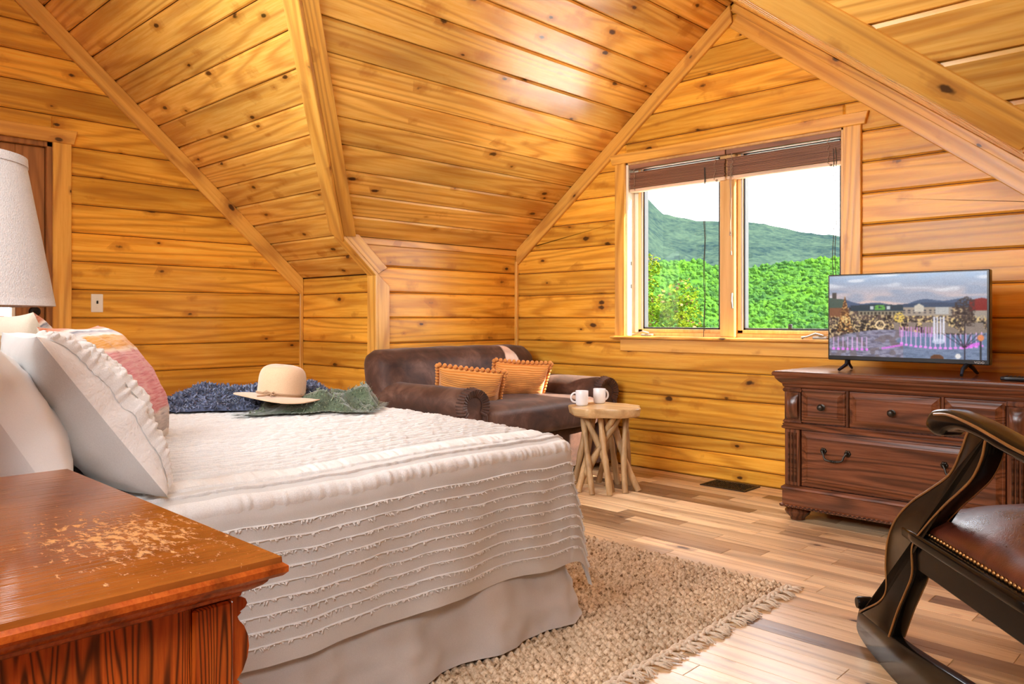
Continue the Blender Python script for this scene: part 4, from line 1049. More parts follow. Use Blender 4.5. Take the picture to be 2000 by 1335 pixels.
for i in range(1500):
    edge = i < 700
    u, v = (rt.random(), 0.0 if rt.random() < 0.65 else 1.0) if edge else (rt.random(), rt.random())
    if edge and rt.random() < 0.35: u, v = (rt.choice((0.0, 1.0)), rt.random())
    p = Vector(gg(u, v)); L = rt.uniform(0.02, 0.045) if edge else rt.uniform(0.008, 0.018)
    out = (Vector((p.x, p.y, 0))-Vector((gg(0.5, 0.5)[0], gg(0.5, 0.5)[1], 0))).normalized() if edge else Vector((rt.gauss(0, 1), rt.gauss(0, 1), 0)).normalized()
    d = (out+Vector((rt.gauss(0, 0.4), rt.gauss(0, 0.4), 0.05 if edge else 0.8))).normalized()*L
    s = Vector((-d.y, d.x, 0)).normalized()*0.0028
    p = p+Vector((0, 0, 0.004)); q = p+d+Vector((0, 0, rt.uniform(-0.002, 0.004)))
    (fr if edge else hr).add([p-s, p+s, q+s*0.5, q-s*0.5], [(0, 1, 2, 3)])
tag(fr.build('fringe', 'green_fringe', gt, smooth=0, normals=False), kind='stuff'); tag(hr.build('nap', 'green_fringe', gt, smooth=0, normals=False), kind='stuff')

hat = thing('felt_hat', 'wide-brimmed tan felt hat with a thin tied band lying on the throws', 'hat', (-3.055, 1.735, ZT+0.092)); hat.rotation_euler = (R(-5), R(3), R(20))
def brim(top):
    def f(u, v):
        a = 2*PI*u; r = 0.094+(0.192-0.094)*v
        z = 0.012*math.sin(2*a+0.7)*v**1.5 - 0.014*v**2*(0.6+0.4*math.cos(a-2.2)) + 0.006*math.sin(3*a)*v**2
        return (r*math.cos(a)*1.04, r*math.sin(a)*0.97, z+0.004*top)
    return f
m = MB().grid(64, 10, brim(1)); m.grid(64, 10, brim(0)); m.grid(64, 1, lambda u, v: brim(v)(u, 1.0))
m.build('brim', 'hat_felt', hat, smooth=60, weld=True)
m = MB().grid(48, 18, lambda u, v: ((lambda a, r, z: (r*math.cos(a)*1.05, r*math.sin(a)*0.96, z))(2*PI*u, 0.099*(1-max(0, (v-0.25)/0.75)**2.6)**0.5*(1-0.03*v), 0.002+0.132*(1-(1-v)**1.7)+0.004*math.cos(2*2*PI*u)*v)))
m.build('crown', 'hat_felt', hat, smooth=180, normals=False, out=(0, 0, 0.03))
band = [(0.101*math.cos(a)*1.05, 0.101*math.sin(a)*0.96, 0.014) for a in (2*PI*k/48 for k in range(49))]
MB().tube(band, 0.0042, 6).build('band', 'hat_band', hat, smooth=60)
bx, by = 0.103*math.cos(-1.30)*1.05, 0.103*math.sin(-1.30)*0.96
m = MB()
for sg in (-1, 1):
    m.tube([(bx, by, 0.016), (bx+sg*0.02, by-0.012, 0.024), (bx+sg*0.035, by-0.014, 0.016), (bx+sg*0.018, by-0.012, 0.010), (bx, by, 0.015)], 0.003, 6)
m.tube([(bx, by, 0.015), (bx-0.012, by-0.03, 0.006), (bx-0.022, by-0.06, 0.003)], 0.003, 6); m.tube([(bx, by, 0.015), (bx+0.022, by-0.03, 0.006)], 0.003, 6)
m.build('bow', 'hat_band', hat, smooth=60)

# ------------------------------------------------------------------ rug
rug = thing('jute_rug', 'chunky loop-woven jute rug with a knotted fringe lying under the bed', 'rug', (-2.0, 1.9, 0))
rx0, rx1, ry0, ry1 = -2.60, -1.43, 0.75, 3.06
def rugf(u, v):
    x = rx0+(rx1-rx0)*u; y = ry0+(ry1-ry0)*v
    row = x/0.029; ph = (int(math.floor(row)) % 2)*0.5
    a = math.sin(PI*(row-math.floor(row))); b = 0.5+0.5*math.cos(2*PI*(y/0.032+ph+0.15*noise.noise(Vector((x*20, y*20, 0)))))
    z = 0.002+0.022*(a**0.9)*(0.35+0.65*b)+0.004*noise.noise(Vector((x*60, y*60, 1)))+0.003*noise.noise(Vector((x*6, y*6, 1)))
    if u in (0, 1) or v in (0, 1): z = 0.0015
    ex = 0.006*noise.noise(Vector((y*9, 0, 4)))*(u > 0.9); ey = 0.008*noise.noise(Vector((x*12, 0, 5)))*(v > 0.95)
    return (x+ex+2.0, y+ey-1.9, max(z, 0.0015))
MB().grid(215, 380, rugf).build('pile', 'jute', rug, smooth=180, normals=False, out=(0, 0, -5))['kind'] = 'stuff'
rr = random.Random(4)
p = [(rx1+0.016+0.008*math.sin(k*0.9)+2.0, ry0+(ry1-ry0)*k/150-1.9, 0.009+0.003*math.sin(k*1.7)) for k in range(151)]
MB().tube(p, 0.007, 6).build('edge_braid', 'jute_fringe', rug, smooth=180)
p = [(rx1+0.016-0.008*math.sin(k*0.9)+2.0, ry0+(ry1-ry0)*k/150-1.9, 0.009-0.003*math.sin(k*1.7)) for k in range(151)]
MB().tube(p, 0.007, 6).build('edge_braid', 'jute_fringe', rug, smooth=180)
tm = []
for q in range(6):
    m = MB()
    m.lathe([(0.001, -0.008), (0.008, -0.004), (0.009, 0.002), (0.006, 0.008), (0.001, 0.009)], 8, (0.012, 0, 0.010), 'x')
    for s in range(5):
        a = rr.uniform(-0.7, 0.7); L = rr.uniform(0.04, 0.062)
        m.tube([(0.014, 0, 0.010), (0.014+L*0.5*math.cos(a), L*0.5*math.sin(a), 0.010), (0.014+L*math.cos(a), L*math.sin(a)+rr.uniform(-0.012, 0.012), 0.0045)], [0.0038, 0.0036, 0.0025], 5)
    me = bpy.data.meshes.new('tassel'); me.from_pydata(m.v, [], m.f); tm.append(me)
n = 62
for i in range(n):
    y = ry0+0.01+(ry1-ry0-0.02)*i/(n-1)
    if y < 1.25: continue
    me = rr.choice(tm)
    link('tassel', me, 'jute_fringe', rug, smooth=180, loc=(rx1+0.016+2.0, y-1.9, 0.0005), rot=(0, 0, rr.uniform(-0.45, 0.45)))

# ------------------------------------------------------------------ loveseat
so = thing('loveseat', 'brown suede loveseat with rolled arms against the dormer side wall', 'sofa', (-4.0, 3.93, 0))
sx, sy = 4.0, -3.93
def nz3(p, s, k): return k*noise.noise(Vector((p.x*s, p.y*s, p.z*s)))
def wr_(amp, s): return lambda p, o: Vector((0, 0, 0))+Vector((nz3(o, s, amp), nz3(o, s*1.1+1, amp), nz3(o, s*0.9+2, amp)))
MB().rbox((-3.95+sx, 0, 0.19), (0.42, 0.72, 0.15), 0.03, 12, wr_(0.006, 6)).build('base', 'suede', so, smooth=180, weld=True)
def seatp(p, o): return Vector((0.02*(1-p.y**2)*(p.x > 0), 0, 0.022*(1-p.x**2)*(1-p.y**2)*(p.z > 0)))+wr_(0.006, 7)(p, o)
MB().rbox((-3.87+sx, 0.0, 0.425), (0.405, 0.59, 0.10), 0.05, 14, seatp).build('seat_cushion', 'suede', so, smooth=180, weld=True)
def backp(p, o):
    lean_ = -0.10*(p.z*0.5+0.5)
    return Vector((lean_+0.035*(1-p.y**2)*(1-p.z**2)*(p.x > 0), 0, 0.010*(1-p.y**2)*(p.z > 0)))+wr_(0.009, 5)(p, o)
MB().rbox((-4.30+sx, -0.01, 0.585), (0.145, 0.765, 0.285), 0.11, 18, backp).build('backrest', 'suede', so, smooth=180, weld=True)
for yc in (-0.66, 0.66):
    prof = []
    for k in range(25):
        a = -0.25*PI+1.5*PI*k/24
        prof.append((0.115*math.cos(a), 0.555+0.105*math.sin(a)))
    prof = [(0.10, 0.05), (0.10, 0.42)]+prof+[(-0.10, 0.42), (-0.10, 0.05)]
    m = MB(); L = []
    for k in range(15):
        t = k/14; x = -4.42+0.93*t; s = 1-0.05*(t > 0.97)-0.04*(t < 0.03)
        L.append([(x+sx, yc+q*s+0.004*noise.noise(Vector((x*8, q*14, z*9))), z*(1 if z < 0.1 else s**0.3)+0.005*noise.noise(Vector((x*7, z*9, q*9)))) for q, z in prof])
    m.loft(L)
    arm = m.build('arm', 'suede', so, smooth=60)
    # scroll front: gathered edge and flat panel
    xf = -3.49+sx
    m = MB()
    for k in range(23):
        a = -0.22*PI+1.44*PI*k/22
        c0 = (xf-0.03, yc+0.115*math.cos(a), 0.555+0.105*math.sin(a)); c1 = (xf+0.018, yc+0.103*math.cos(a), 0.555+0.093*math.sin(a)); c2 = (xf+0.006, yc+0.066*math.cos(a), 0.553+0.060*math.sin(a))
        m.tube([c0, c1, c2], [0.010, 0.0155, 0.008], 7)
    for q in (-0.098, 0.098): m.tube([(xf+0.005, yc+q*0.9, 0.06), (xf+0.010, yc+q*0.9, 0.25), (xf+0.010, yc+q*0.88, 0.49)], 0.018, 8)
    m.build('scroll_pleats', 'suede', arm, smooth=60)
    m = MB().loft([[(xf+0.0, yc+q*0.86, 0.06+(z-0.05)*0.985) for q, z in prof], [(xf+0.006, yc+q*0.8, 0.06+(z-0.05)*0.97) for q, z in prof]])
    m.build('front_panel', 'suede', arm, smooth=30)
for x in (-4.3, -3.6):
    for y in (-0.62, 0.62): MB().lathe([(0.0, 0), (0.022, 0), (0.03, 0.045), (0.0, 0.05)], 14, (x+sx, y, 0.0)).build('foot', 'oak_z', so)

def pom_pillow(name, label, w, h, loc, rot, seed, group):
    o, shp = pillow(name, label, w, h, 0.15, 'orange_knit', loc, rot, group, seed=seed, crease=0.010, pinch=0.16)
    f0 = shp(1); me = None; m = MB()
    m.lathe([(0.0, -0.016), (0.011, -0.012), (0.016, 0), (0.011, 0.012), (0.0, 0.016)], 8); me = bpy.data.meshes.new('pompom'); me.from_pydata(m.v, [], m.f)
    n = 13
    for e in range(4):
        for k in range(n):
            t = (k+0.5)/n; u, v = ((t, 0), (1, t), (1-t, 1), (0, 1-t))[e]
            q = Vector(f0(u, v)); d = Vector(((u-0.5), 0, (v-0.5))).normalized()*0.010
            link('pompom', me, 'pompom', o, smooth=180, loc=q+d)
    return o
zs = 0.548
pom_pillow('knit_pillow', 'orange ribbed pillow with pompom edge leaning nearest the near arm', 0.44, 0.36, (-3.84, 3.56, zs+0.085), (R(44), R(6), R(48)), 1.0, 'orange pompom pillows')
pom_pillow('knit_pillow', 'orange ribbed pillow with pompom edge, sunlit at its right side', 0.41, 0.35, (-3.92, 4.12, zs+0.085), (R(34), R(4), R(56)), 2.4, 'orange pompom pillows')

# ------------------------------------------------------------------ root side table and mugs
st = thing('side_table', 'teak side table with a wavy slab top on twisted root legs', 'table', (-3.08, 4.03, 0))
edge = []
for k in range(64):
    a = 2*PI*k/64
    r = 0.225+0.018*math.sin(3*a+0.6)+0.014*math.sin(5*a+2.0)+0.008*math.sin(9*a)-0.035*math.exp(-((a-5.15)/0.22)**2)
    edge.append((r*math.cos(a), r*math.sin(a)))
m = MB()
m.loft([[(x*s, y*s, z) for x, y in edge] for s, z in ((0.90, 0.470), (0.965, 0.482), (0.985, 0.505), (1.0, 0.522), (0.985, 0.528))])
m.build('slab_top', 'slab', st, smooth=40)
rl = random.Random(12)
legs = [((-0.08, 0.02), (-0.05, -0.20)), ((0.02, -0.06), (0.15, -0.14)), ((0.10, 0.0), (-0.10, -0.16)), ((0.09, 0.07), (0.18, -0.02)), ((-0.02, 0.09), (0.20, 0.09)), ((-0.10, -0.05), (0.06, -0.20)),
        ((0.0, 0.1), (-0.14, 0.12)), ((-0.12, 0.03), (-0.20, -0.06)), ((0.05, 0.1), (0.06, 0.19)), ((-0.06, -0.09), (0.10, -0.05)), ((-0.05, 0.08), (-0.02, 0.17)), ((0.1, -0.05), (-0.18, 0.04))]
for (tx, ty), (fx_, fy_) in legs:
    p = []
    bx_, by_ = rl.uniform(-0.02, 0.02), rl.uniform(-0.02, 0.02)
    for k in range(8):
        t = k/7; b = math.sin(PI*t)
        p.append((tx*1.25+(fx_-tx*1.25)*t+bx_*b-tx*0.1*b, ty*1.25+(fy_-ty*1.25)*t+by_*b-ty*0.1*b, 0.475*(1-t)))
    MB().tube(p, [rl.uniform(0.015, 0.023) for k in range(8)], 9, sq=rl.uniform(0.75, 1.0)).build('leg', 'bark', st, smooth=70)
def mug(label, loc, rz):
    o = thing('mug', label, 'mug', loc, rz, 'white mugs on the root side table')
    MB().lathe([(0.0, 0.0), (0.030, 0.0), (0.036, 0.004), (0.0395, 0.014), (0.041, 0.05), (0.0415, 0.094), (0.0405, 0.096), (0.038, 0.094), (0.0375, 0.05), (0.035, 0.012), (0.0, 0.008)], 36).build('cup', 'mug', o, smooth=50)
    p = [(0.0395, 0, 0.080)]+[(0.044+0.026*math.sin(a), 0, 0.052+0.030*math.cos(a)) for a in (PI*k/9 for k in range(10))]+[(0.0395, 0, 0.022)]
    MB().tube(p, 0.0052, 8, sq=1.3).build('handle', 'mug', o, smooth=60)
    return o
mug('white mug with its loop handle turned to the left', (-3.195, 3.945, 0.528), R(225))
mug('white mug behind the other, its handle hidden from view', (-3.20, 4.135, 0.528), R(75))

# ------------------------------------------------------------------ dresser
dr = thing('dresser', 'carved oak dresser with fluted posts, bun feet and dark drawer pulls', 'dresser', (-1.345, 4.43, 0))
def D(x): return x+1.345
DXA, DXB = D(-1.91), D(-0.78); DYF, DYB = 4.10-4.43, 0.31
dm = 'oak_x'
MB().rect_loft(DXA+0.015, DXB-0.015, DYF+0.02, DYB, [(0, 0.10), (0, 0.74)]).build('carcass', 'oak_z', dr, smooth=20)
MB().rect_loft(DXA, DXB, DYF, DYB-0.01, [(0.0, 0.715), (0.008, 0.722), (0.010, 0.735), (0.022, 0.745), (0.038, 0.765), (0.040, 0.775), (0.048, 0.780), (0.052, 0.790), (0.048, 0.799), (0.042, 0.803)]).build('top', dm, dr, smooth=25)
MB().rect_loft(DXA, DXB, DYF, DYB-0.01, [(0.012, 0.070), (0.020, 0.074), (0.020, 0.086), (0.010, 0.090), (0.010, 0.165), (0.016, 0.170), (0.014, 0.180), (0.0, 0.190)]).build('plinth', dm, dr, smooth=25)
p = [(DXA-0.02+(DXB-DXA+0.04)*k/260, DYF-0.021+0.004*math.sin(k*1.2), 0.080+0.004*math.cos(k*1.2)) for k in range(261)]
MB().tube(p, 0.0045, 5).build('rope_moulding', 'oak_dark', dr, smooth=60)
MB().rect_loft(DXA, DXB, DYF, DYB-0.01, [(0.0, 0.490), (0.012, 0.496), (0.013, 0.506), (0.006, 0.512), (0.010, 0.520), (0.0, 0.527)]).build('waist_moulding', dm, dr, smooth=25)
for px in (DXA, DXB-0.088):
    pm = MB(); x0, x1 = px, px+0.088
    # upper block with a bowed panel
    pm.rect_loft(x0, x1, DYF, DYF+0.05, [(0.0, 0.525), (0.008, 0.53), (0.004, 0.54), (0.0, 0.545), (0.0, 0.69), (0.006, 0.695), (0.009, 0.705), (0.0, 0.716)])
    post = pm.build('post', 'oak_z', dr, smooth=25)
    bw = MB()
    def f(u, v, x0=x0, x1=x1): return (x0+0.012+(x1-x0-0.024)*u, DYF-0.026*math.sin(PI*min(max(v, 0), 1))**0.7*(math.sin(PI*(0.08+0.84*u))**0.35), 0.548+0.140*v)
    bw.grid(10, 14, f); bw.build('bowed_panel', 'oak_z', post, smooth=180, normals=False, out=(x0+0.04, DYF+1, 0.6))
    lm = MB(); lm.box(x0+0.002, x1-0.002, DYF-0.004, DYF+0.05, 0.190, 0.492, 0.003)
    lp = lm.build('fluted_post', 'oak_z', dr, smooth=20)
    fm = MB()
    for k in range(3): fm.tube([(x0+0.026+0.018*k, DYF-0.0045, 0.21), (x0+0.026+0.018*k, DYF-0.0045, 0.475)], 0.0062, 8)
    fm.build('flutes', 'oak_dark', lp, smooth=60)
def knob(par, x, z, y=0.0):
    MB().lathe([(0.0, 0.0), (0.016, 0.0), (0.017, 0.003), (0.009, 0.006), (0.007, 0.014), (0.014, 0.019), (0.0175, 0.026), (0.014, 0.033), (0.006, 0.036), (0.0, 0.036)], 20, (x, y, z), 'y').build('knob', 'iron', par, smooth=50)
dxs = [(DXA+0.093, DXA+0.325), (DXA+0.345, DXA+0.770), (DXA+0.788, DXB-0.093)]
for i, (x0, x1) in enumerate(dxs):
    d = MB().panel(x0, x1, 0.532, 0.712, [(0.0, DYF+0.03), (0.0, DYF+0.002), (0.006, DYF-0.002), (0.010, DYF-0.002), (0.036, DYF-0.014), (0.038, DYF-0.012), (0.041, DYF-0.012)]).build('drawer', dm, dr, smooth=15)
    knob(d, (x0+x1)/2, 0.622, DYF-0.012)
for x in (dxs[0][1], dxs[1][1]): MB().box(x+0.003, x+0.016, DYF-0.001, DYF+0.03, 0.528, 0.715, 0.002).build('divider', 'oak_z', dr, smooth=0)
lx0, lx1 = DXA+0.093, DXB-0.093
ld = MB().panel(lx0, lx1, 0.196, 0.488, [(0.0, DYF+0.03), (0.0, DYF+0.002), (0.008, DYF-0.002), (0.012, DYF-0.002), (0.034, DYF-0.012), (0.036, DYF-0.010), (0.040, DYF-0.010)]).build('drawer', dm, dr, smooth=15)
def bail(par, x, z, y):
    m = MB()
    for s in (-0.062, 0.062):
        for k in range(6):
            a = 2*PI*k/6; m.lathe([(0.0, 0.0), (0.0085, 0.001), (0.006, 0.006), (0.0, 0.007)], 8, (x+s+0.010*math.cos(a), y, z+0.010*math.sin(a)), 'y')
        m.lathe([(0.0, 0.0), (0.008, 0.0), (0.008, 0.014), (0.010, 0.018), (0.006, 0.024), (0.0, 0.026)], 12, (x+s, y, z), 'y')
    p = smooth_line([(x-0.062, y-0.02, z+0.002), (x-0.052, y-0.026, z-0.016), (x-0.046, y-0.03, z-0.034), (x-0.03, y-0.032, z-0.042), (x, y-0.033, z-0.044), (x+0.03, y-0.032, z-0.042), (x+0.046, y-0.03, z-0.034), (x+0.052, y-0.026, z-0.016), (x+0.062, y-0.02, z+0.002)], 4)
    m.tube(p, 0.0052, 8)
    for k in (-0.012, -0.004, 0.004, 0.012): m.lathe([(0.004, -0.003), (0.0078, 0), (0.004, 0.003)], 10, (x+k, y-0.033, z-0.044), 'x')
    m.build('bail_pull', 'iron', par, smooth=60)
bail(ld, lx0+0.185, 0.395, DYF-0.010); bail(ld, lx1-0.185, 0.395, DYF-0.010)
for x in (DXA+0.05, DXB-0.05):
    for y in (DYF+0.05, DYB-0.07):
        MB().lathe([(0.0, 0.0), (0.036, 0.0), (0.038, 0.008), (0.040, 0.014), (0.062, 0.034), (0.067, 0.048), (0.058, 0.062), (0.042, 0.066), (0.044, 0.074), (0.0, 0.075)], 28, (x, y, 0.0)).build('bun_foot', 'oak_z', dr, smooth=50)

# ------------------------------------------------------------------ television
tv = thing('television', 'flat television on two splayed feet on the dresser, showing a fountain lake', 'television', (-1.388, 4.38, 0.8075))
TW, TZ0, TZ1 = 0.394, 0.052, 0.520
MB().box(-TW, TW, -0.018, 0.03, TZ0, TZ1, 0.004).build('housing', 'tv_black', tv, smooth=20)
MB().box(-TW*0.7, TW*0.7, 0.03, 0.07, TZ0+0.03, TZ0+0.28, 0.015).build('rear_bulge', 'tv_black', tv, smooth=20)
for s in (-1, 1):
    m = MB(); x = s*0.295
    m.tube([(x, 0.0, TZ0+0.004), (x+s*-0.035*0-0.012*s, -0.045, 0.030), (x+s*0.02-0.02*s, -0.115, 0.004)], [0.013, 0.010, 0.008], 8)
    m.tube([(x, 0.008, TZ0+0.004), (x+0.012*s, 0.05, 0.030), (x+0.016*s, 0.105, 0.004)], [0.013, 0.010, 0.008], 8)
    m.build('foot', 'tv_black', tv, smooth=50)
# picture: painted cell by cell in arithmetic on a fine grid of faces
W_, H_ = 300, 168
yy, xx = np.mgrid[0:H_, 0:W_]; X_ = (xx+0.5)/W_; Y_ = 1-(yy+0.5)/H_     # Y up
rgn = np.random.RandomState(2)
def nse(sx_, sy_, seed):
    r_ = np.random.RandomState(seed); g = r_.rand(sy_+2, sx_+2)
    fx_ = X_*sx_; fy_ = Y_*sy_; i = fx_.astype(int); j = fy_.astype(int); a = fx_-i; b = fy_-j; a = a*a*(3-2*a); b = b*b*(3-2*b)
    return (g[j, i]*(1-a)+g[j, i+1]*a)*(1-b)+(g[j+1, i]*(1-a)+g[j+1, i+1]*a)*b
img = np.zeros((H_, W_, 3))
def put(mask, col, k=1.0):
    k = np.asarray(k)*mask; k = k[..., None]; img[:] = img*(1-k)+np.asarray(col)*k
one = np.ones((H_, W_))
t = np.clip((Y_-0.68)/0.32, 0, 1)
img[:] = (np.array([0.83, 0.72, 0.70])*(1-t)[..., None]+np.array([0.42, 0.55, 0.70])*t[..., None])
cl_ = nse(5, 16, 1)*0.6+nse(11, 30, 2)*0.4
put(cl_ > 0.5, (0.52, 0.58, 0.68), np.clip((cl_-0.5)*4, 0, 0.75)); put(cl_ < 0.4, (0.86, 0.86, 0.88), np.clip((0.4-cl_)*4, 0, .7))
ridge = 0.665+0.03*np.sin(X_*9+1)+0.02*np.sin(X_*23); put(Y_ < ridge, (0.26, 0.33, 0.45))
ridge2 = 0.635+0.02*np.sin(X_*7+3); put(Y_ < ridge2, (0.20, 0.26, 0.36))
town = nse(60, 34, 3); put(Y_ < 0.60, (0.30, 0.24, 0.22)); 
bl_ = nse(75, 50, 4); put((Y_ < 0.60) & (bl_ > 0.52), (0.46, 0.38, 0.33)); put((Y_ < 0.6) & (bl_ > 0.68), (0.75, 0.64, 0.48)); put((Y_ < 0.6) & (town < 0.3), (0.13, 0.11, 0.11))
put((X_ > 0.15) & (X_ < 0.50) & (Y_ > 0.56) & (Y_ < 0.645-0.10*np.abs(X_-0.32)), (0.13, 0.20, 0.25))           # long green-grey roof
put((X_ > 0.2) & (X_ < 0.5) & (Y_ > 0.51) & (Y_ < 0.56), (0.52, 0.48, 0.40)); put((X_ > 0.2) & (X_ < 0.5) & (Y_ > 0.515) & (Y_ < 0.55) & (np.sin(X_*260) > 0.2), (0.16, 0.15, 0.14))
for cx_ in (0.295, 0.405): put((np.abs(X_-cx_) < 0.012) & (np.abs(Y_-0.60) < 0.02), (0.75, 0.78, 0.78))
put((np.abs(X_-0.35) < 0.035) & (np.abs(Y_-0.60) < 0.028) & (nse(90, 60, 7) > 0.4), (0.35, 0.62, 0.25))
put((X_ > 0.50) & (X_ < 0.80) & (Y_ > 0.50) & (Y_ < 0.60), (0.62, 0.56, 0.50)); put((X_ > 0.50) & (X_ < 0.80) & (Y_ > 0.52) & (Y_ < 0.58) & (np.sin(X_*190) > 0.1) & (np.sin(Y_*260) > -0.2), (0.24, 0.24, 0.27))
put((np.abs(X_-0.60) < 0.03) & (Y_ > 0.55) & (Y_ < 0.645-np.abs(X_-0.60)), (0.78, 0.74, 0.68)); put((X_ > 0.7) & (X_ < 0.78) & (Y_ > 0.52) & (Y_ < 0.6), (0.70, 0.69, 0.68))
put((X_ < 0.10) & (Y_ > 0.50) & (Y_ < 0.73-0.25*X_), (0.25, 0.32, 0.28)); put((X_ < 0.09) & (Y_ > 0.48) & (Y_ < 0.60), (0.48, 0.30, 0.20)); put((X_ > 0.02) & (X_ < 0.05) & (Y_ > 0.72) & (Y_ < 0.79), (0.25, 0.23, 0.22))
put((X_ > 0.90) & (Y_ > 0.55) & (Y_ < 0.70-0.35*np.abs(X_-0.97)), (0.48, 0.10, 0.09)); put((X_ > 0.92) & (Y_ > 0.47) & (Y_ < 0.56), (0.6, 0.55, 0.5))
put((np.abs(X_-0.11) < 0.05*(0.76-Y_)/0.4) & (Y_ < 0.76) & (Y_ > 0.30), (0.36, 0.22, 0.13)); put((np.abs(X_-0.11) < 0.05*(0.76-Y_)/0.4) & (Y_ < 0.76) & (Y_ > 0.30) & (nse(110, 80, 9) > 0.62), (0.85, 0.62, 0.35))
pl = nse(130, 70, 10); put((Y_ < 0.50) & (Y_ > 0.30) & (pl > 0.70), (0.88, 0.75, 0.48)); put((Y_ < 0.46) & (Y_ > 0.26) & (pl < 0.28), (0.10, 0.10, 0.09)); put((Y_ < 0.42) & (Y_ > 0.30) & (X_ > 0.44) & (nse(20, 10, 12) > 0.45), (0.52, 0.46, 0.42))
shore = 0.20+0.10*np.clip(X_*2.2, 0, 1)+0.04*np.sin(X_*6)
lake = Y_ < shore+0.02
lk = nse(40, 90, 13); put(lake, (0.46, 0.45, 0.55)); put(lake & (lk > 0.5), (0.56, 0.55, 0.63)); put(lake & (lk < 0.3), (0.38, 0.37, 0.44)); put((X_ > 0.5) & lake, (0.36, 0.48, 0.62), 0.55)
put((X_ < 0.5) & lake & (nse(30, 20, 14) > 0.55), (0.42, 0.37, 0.38), 0.7)
put((np.abs((X_-0.74)/0.28) ** 2 + np.abs((Y_-0.20)/0.085)**2 < 1), (0.34, 0.45, 0.58), 0.8)
for k in range(17):
    cx_ = 0.49+0.030*k; yb = 0.20-0.075*math.sqrt(max(0, 1-((cx_-0.74)/0.27)**2)); yt = yb+0.17-0.05*abs(cx_-0.7)
    m_ = (np.abs(X_-cx_) < 0.0042) & (Y_ > yb) & (Y_ < yt); put(m_, (0.95, 0.72, 0.95), 0.85); put((np.abs(X_-cx_) < 0.009) & (np.abs(Y_-yb) < 0.012), (0.95, 0.55, 0.95))
for k in range(15):
    cx_ = 0.48+0.018*k; put((np.abs(X_-cx_) < 0.004) & (Y_ > 0.25) & (Y_ < 0.37), (0.86, 0.55, 0.88), 0.7)
for k in range(8):
    cx_ = 0.03+0.033*k; put((np.abs(X_-cx_) < 0.004) & (Y_ > 0.08) & (Y_ < 0.24), (0.88, 0.70, 0.90), 0.85); put((np.abs(X_-cx_) < 0.009) & (np.abs(Y_-0.085) < 0.014), (0.93, 0.50, 0.95))
put((np.abs(Y_-(0.10+0.35*(X_-0.35))) < 0.012) & (X_ > 0.36) & (X_ < 0.50), (0.9, 0.45, 0.92), 0.8); put((np.abs(Y_-(0.17+0.5*(X_-0.93))) < 0.02) & (X_ > 0.86) & (X_ < 0.96), (0.92, 0.40, 0.92), 0.8)
for cx_ in (0.693, 0.712, 0.731, 0.75): put((np.abs(X_-cx_) < 0.0055) & (Y_ > 0.20) & (Y_ < 0.49), (0.90, 0.90, 0.97), 0.85)
put((np.abs((X_-0.72)/0.04)**2+np.abs((Y_-0.20)/0.03)**2 < 1), (0.85, 0.86, 0.95), 0.7)
rg = np.hypot((X_-0.35)*1.78, Y_-0.39); put((rg < 0.058) & (rg > 0.040), (0.95, 0.82, 0.62))
put((np.hypot((X_-0.475)*1.78, Y_-0.48) < 0.06) & (nse(120, 90, 15) > 0.35), (0.88, 0.74, 0.34))
tr_ = (np.abs(X_-0.875) < 0.06) & (Y_ > 0.38) & (Y_ < 0.72-2.2*np.abs(X_-0.885)**1.3) & (nse(120, 100, 16) > 0.42); put(tr_, (0.20, 0.15, 0.14), 0.85)
put((np.abs(X_-0.872) < 0.0035) & (Y_ < 0.42), (0.14, 0.11, 0.14))
for s_ in (-1.3, -0.8, -0.4, 0.4, 0.8, 1.2):
    put((np.abs((X_-0.872)-s_*(Y_-0.13)*0.6) < 0.0028) & (Y_ > 0.13) & (Y_ < 0.30), (0.16, 0.12, 0.16))
put((np.abs(X_-0.965) < 0.004) & (Y_ < 0.25), (0.10, 0.12, 0.14)); put((np.hypot((X_-0.965)*1.78, Y_-0.25) < 0.035), (0.86, 0.50, 0.32))
put((np.hypot((X_-0.835)*1.78, Y_-0.035) < 0.03), (0.88, 0.86, 0.85)); put((np.hypot((X_-0.71)*1.2, Y_-0.0) < 0.05), (0.36, 0.20, 0.11))
for _ in range(2):
    q = np.pad(img, ((1, 1), (1, 1), (0, 0)), mode='edge'); img = (q[1:-1, 1:-1]*2+q[:-2, 1:-1]+q[2:, 1:-1]+q[1:-1, :-2]+q[1:-1, 2:])/6
img = img*0.92+0.06
img *= (0.94+0.12*rgn.rand(H_, W_, 1))
img = np.clip(img, 0, 1)
lin = np.where(img <= 0.04045, img/12.92, ((img+0.055)/1.055)**2.4)
sx0, sx1, sz0, sz1 = -TW+0.009, TW-0.012, TZ0+0.024, TZ1-0.009
gx = np.linspace(sx0, sx1, W_+1); gz = np.linspace(sz1, sz0, H_+1)
verts = [(float(x), -0.0188, float(z)) for z in gz for x in gx]
faces = [(r_*(W_+1)+c_, (r_+1)*(W_+1)+c_, (r_+1)*(W_+1)+c_+1, r_*(W_+1)+c_+1) for r_ in range(H_) for c_ in range(W_)]
me = bpy.data.meshes.new('screen'); me.from_pydata(verts, [], faces)
ca = me.color_attributes.new('picture', 'FLOAT_COLOR', 'CORNER')
rgba = np.ones((H_*W_, 4, 4)); rgba[:, :, :3] = lin.reshape(-1, 1, 3); ca.data.foreach_set('color', rgba.ravel())
N = NT('tv_picture'); at = N.n('VertexColor', layer_name='picture'); N.basic((0.004, 0.004, 0.004), 0.12)
N.l(at.outputs['Color'], N.b.inputs['Emission Color']); N.b.inputs['Emission Strength'].default_value = 1.0
MAT['tv_picture'] = N.m
link('screen', me, 'tv_picture', tv, smooth=0)
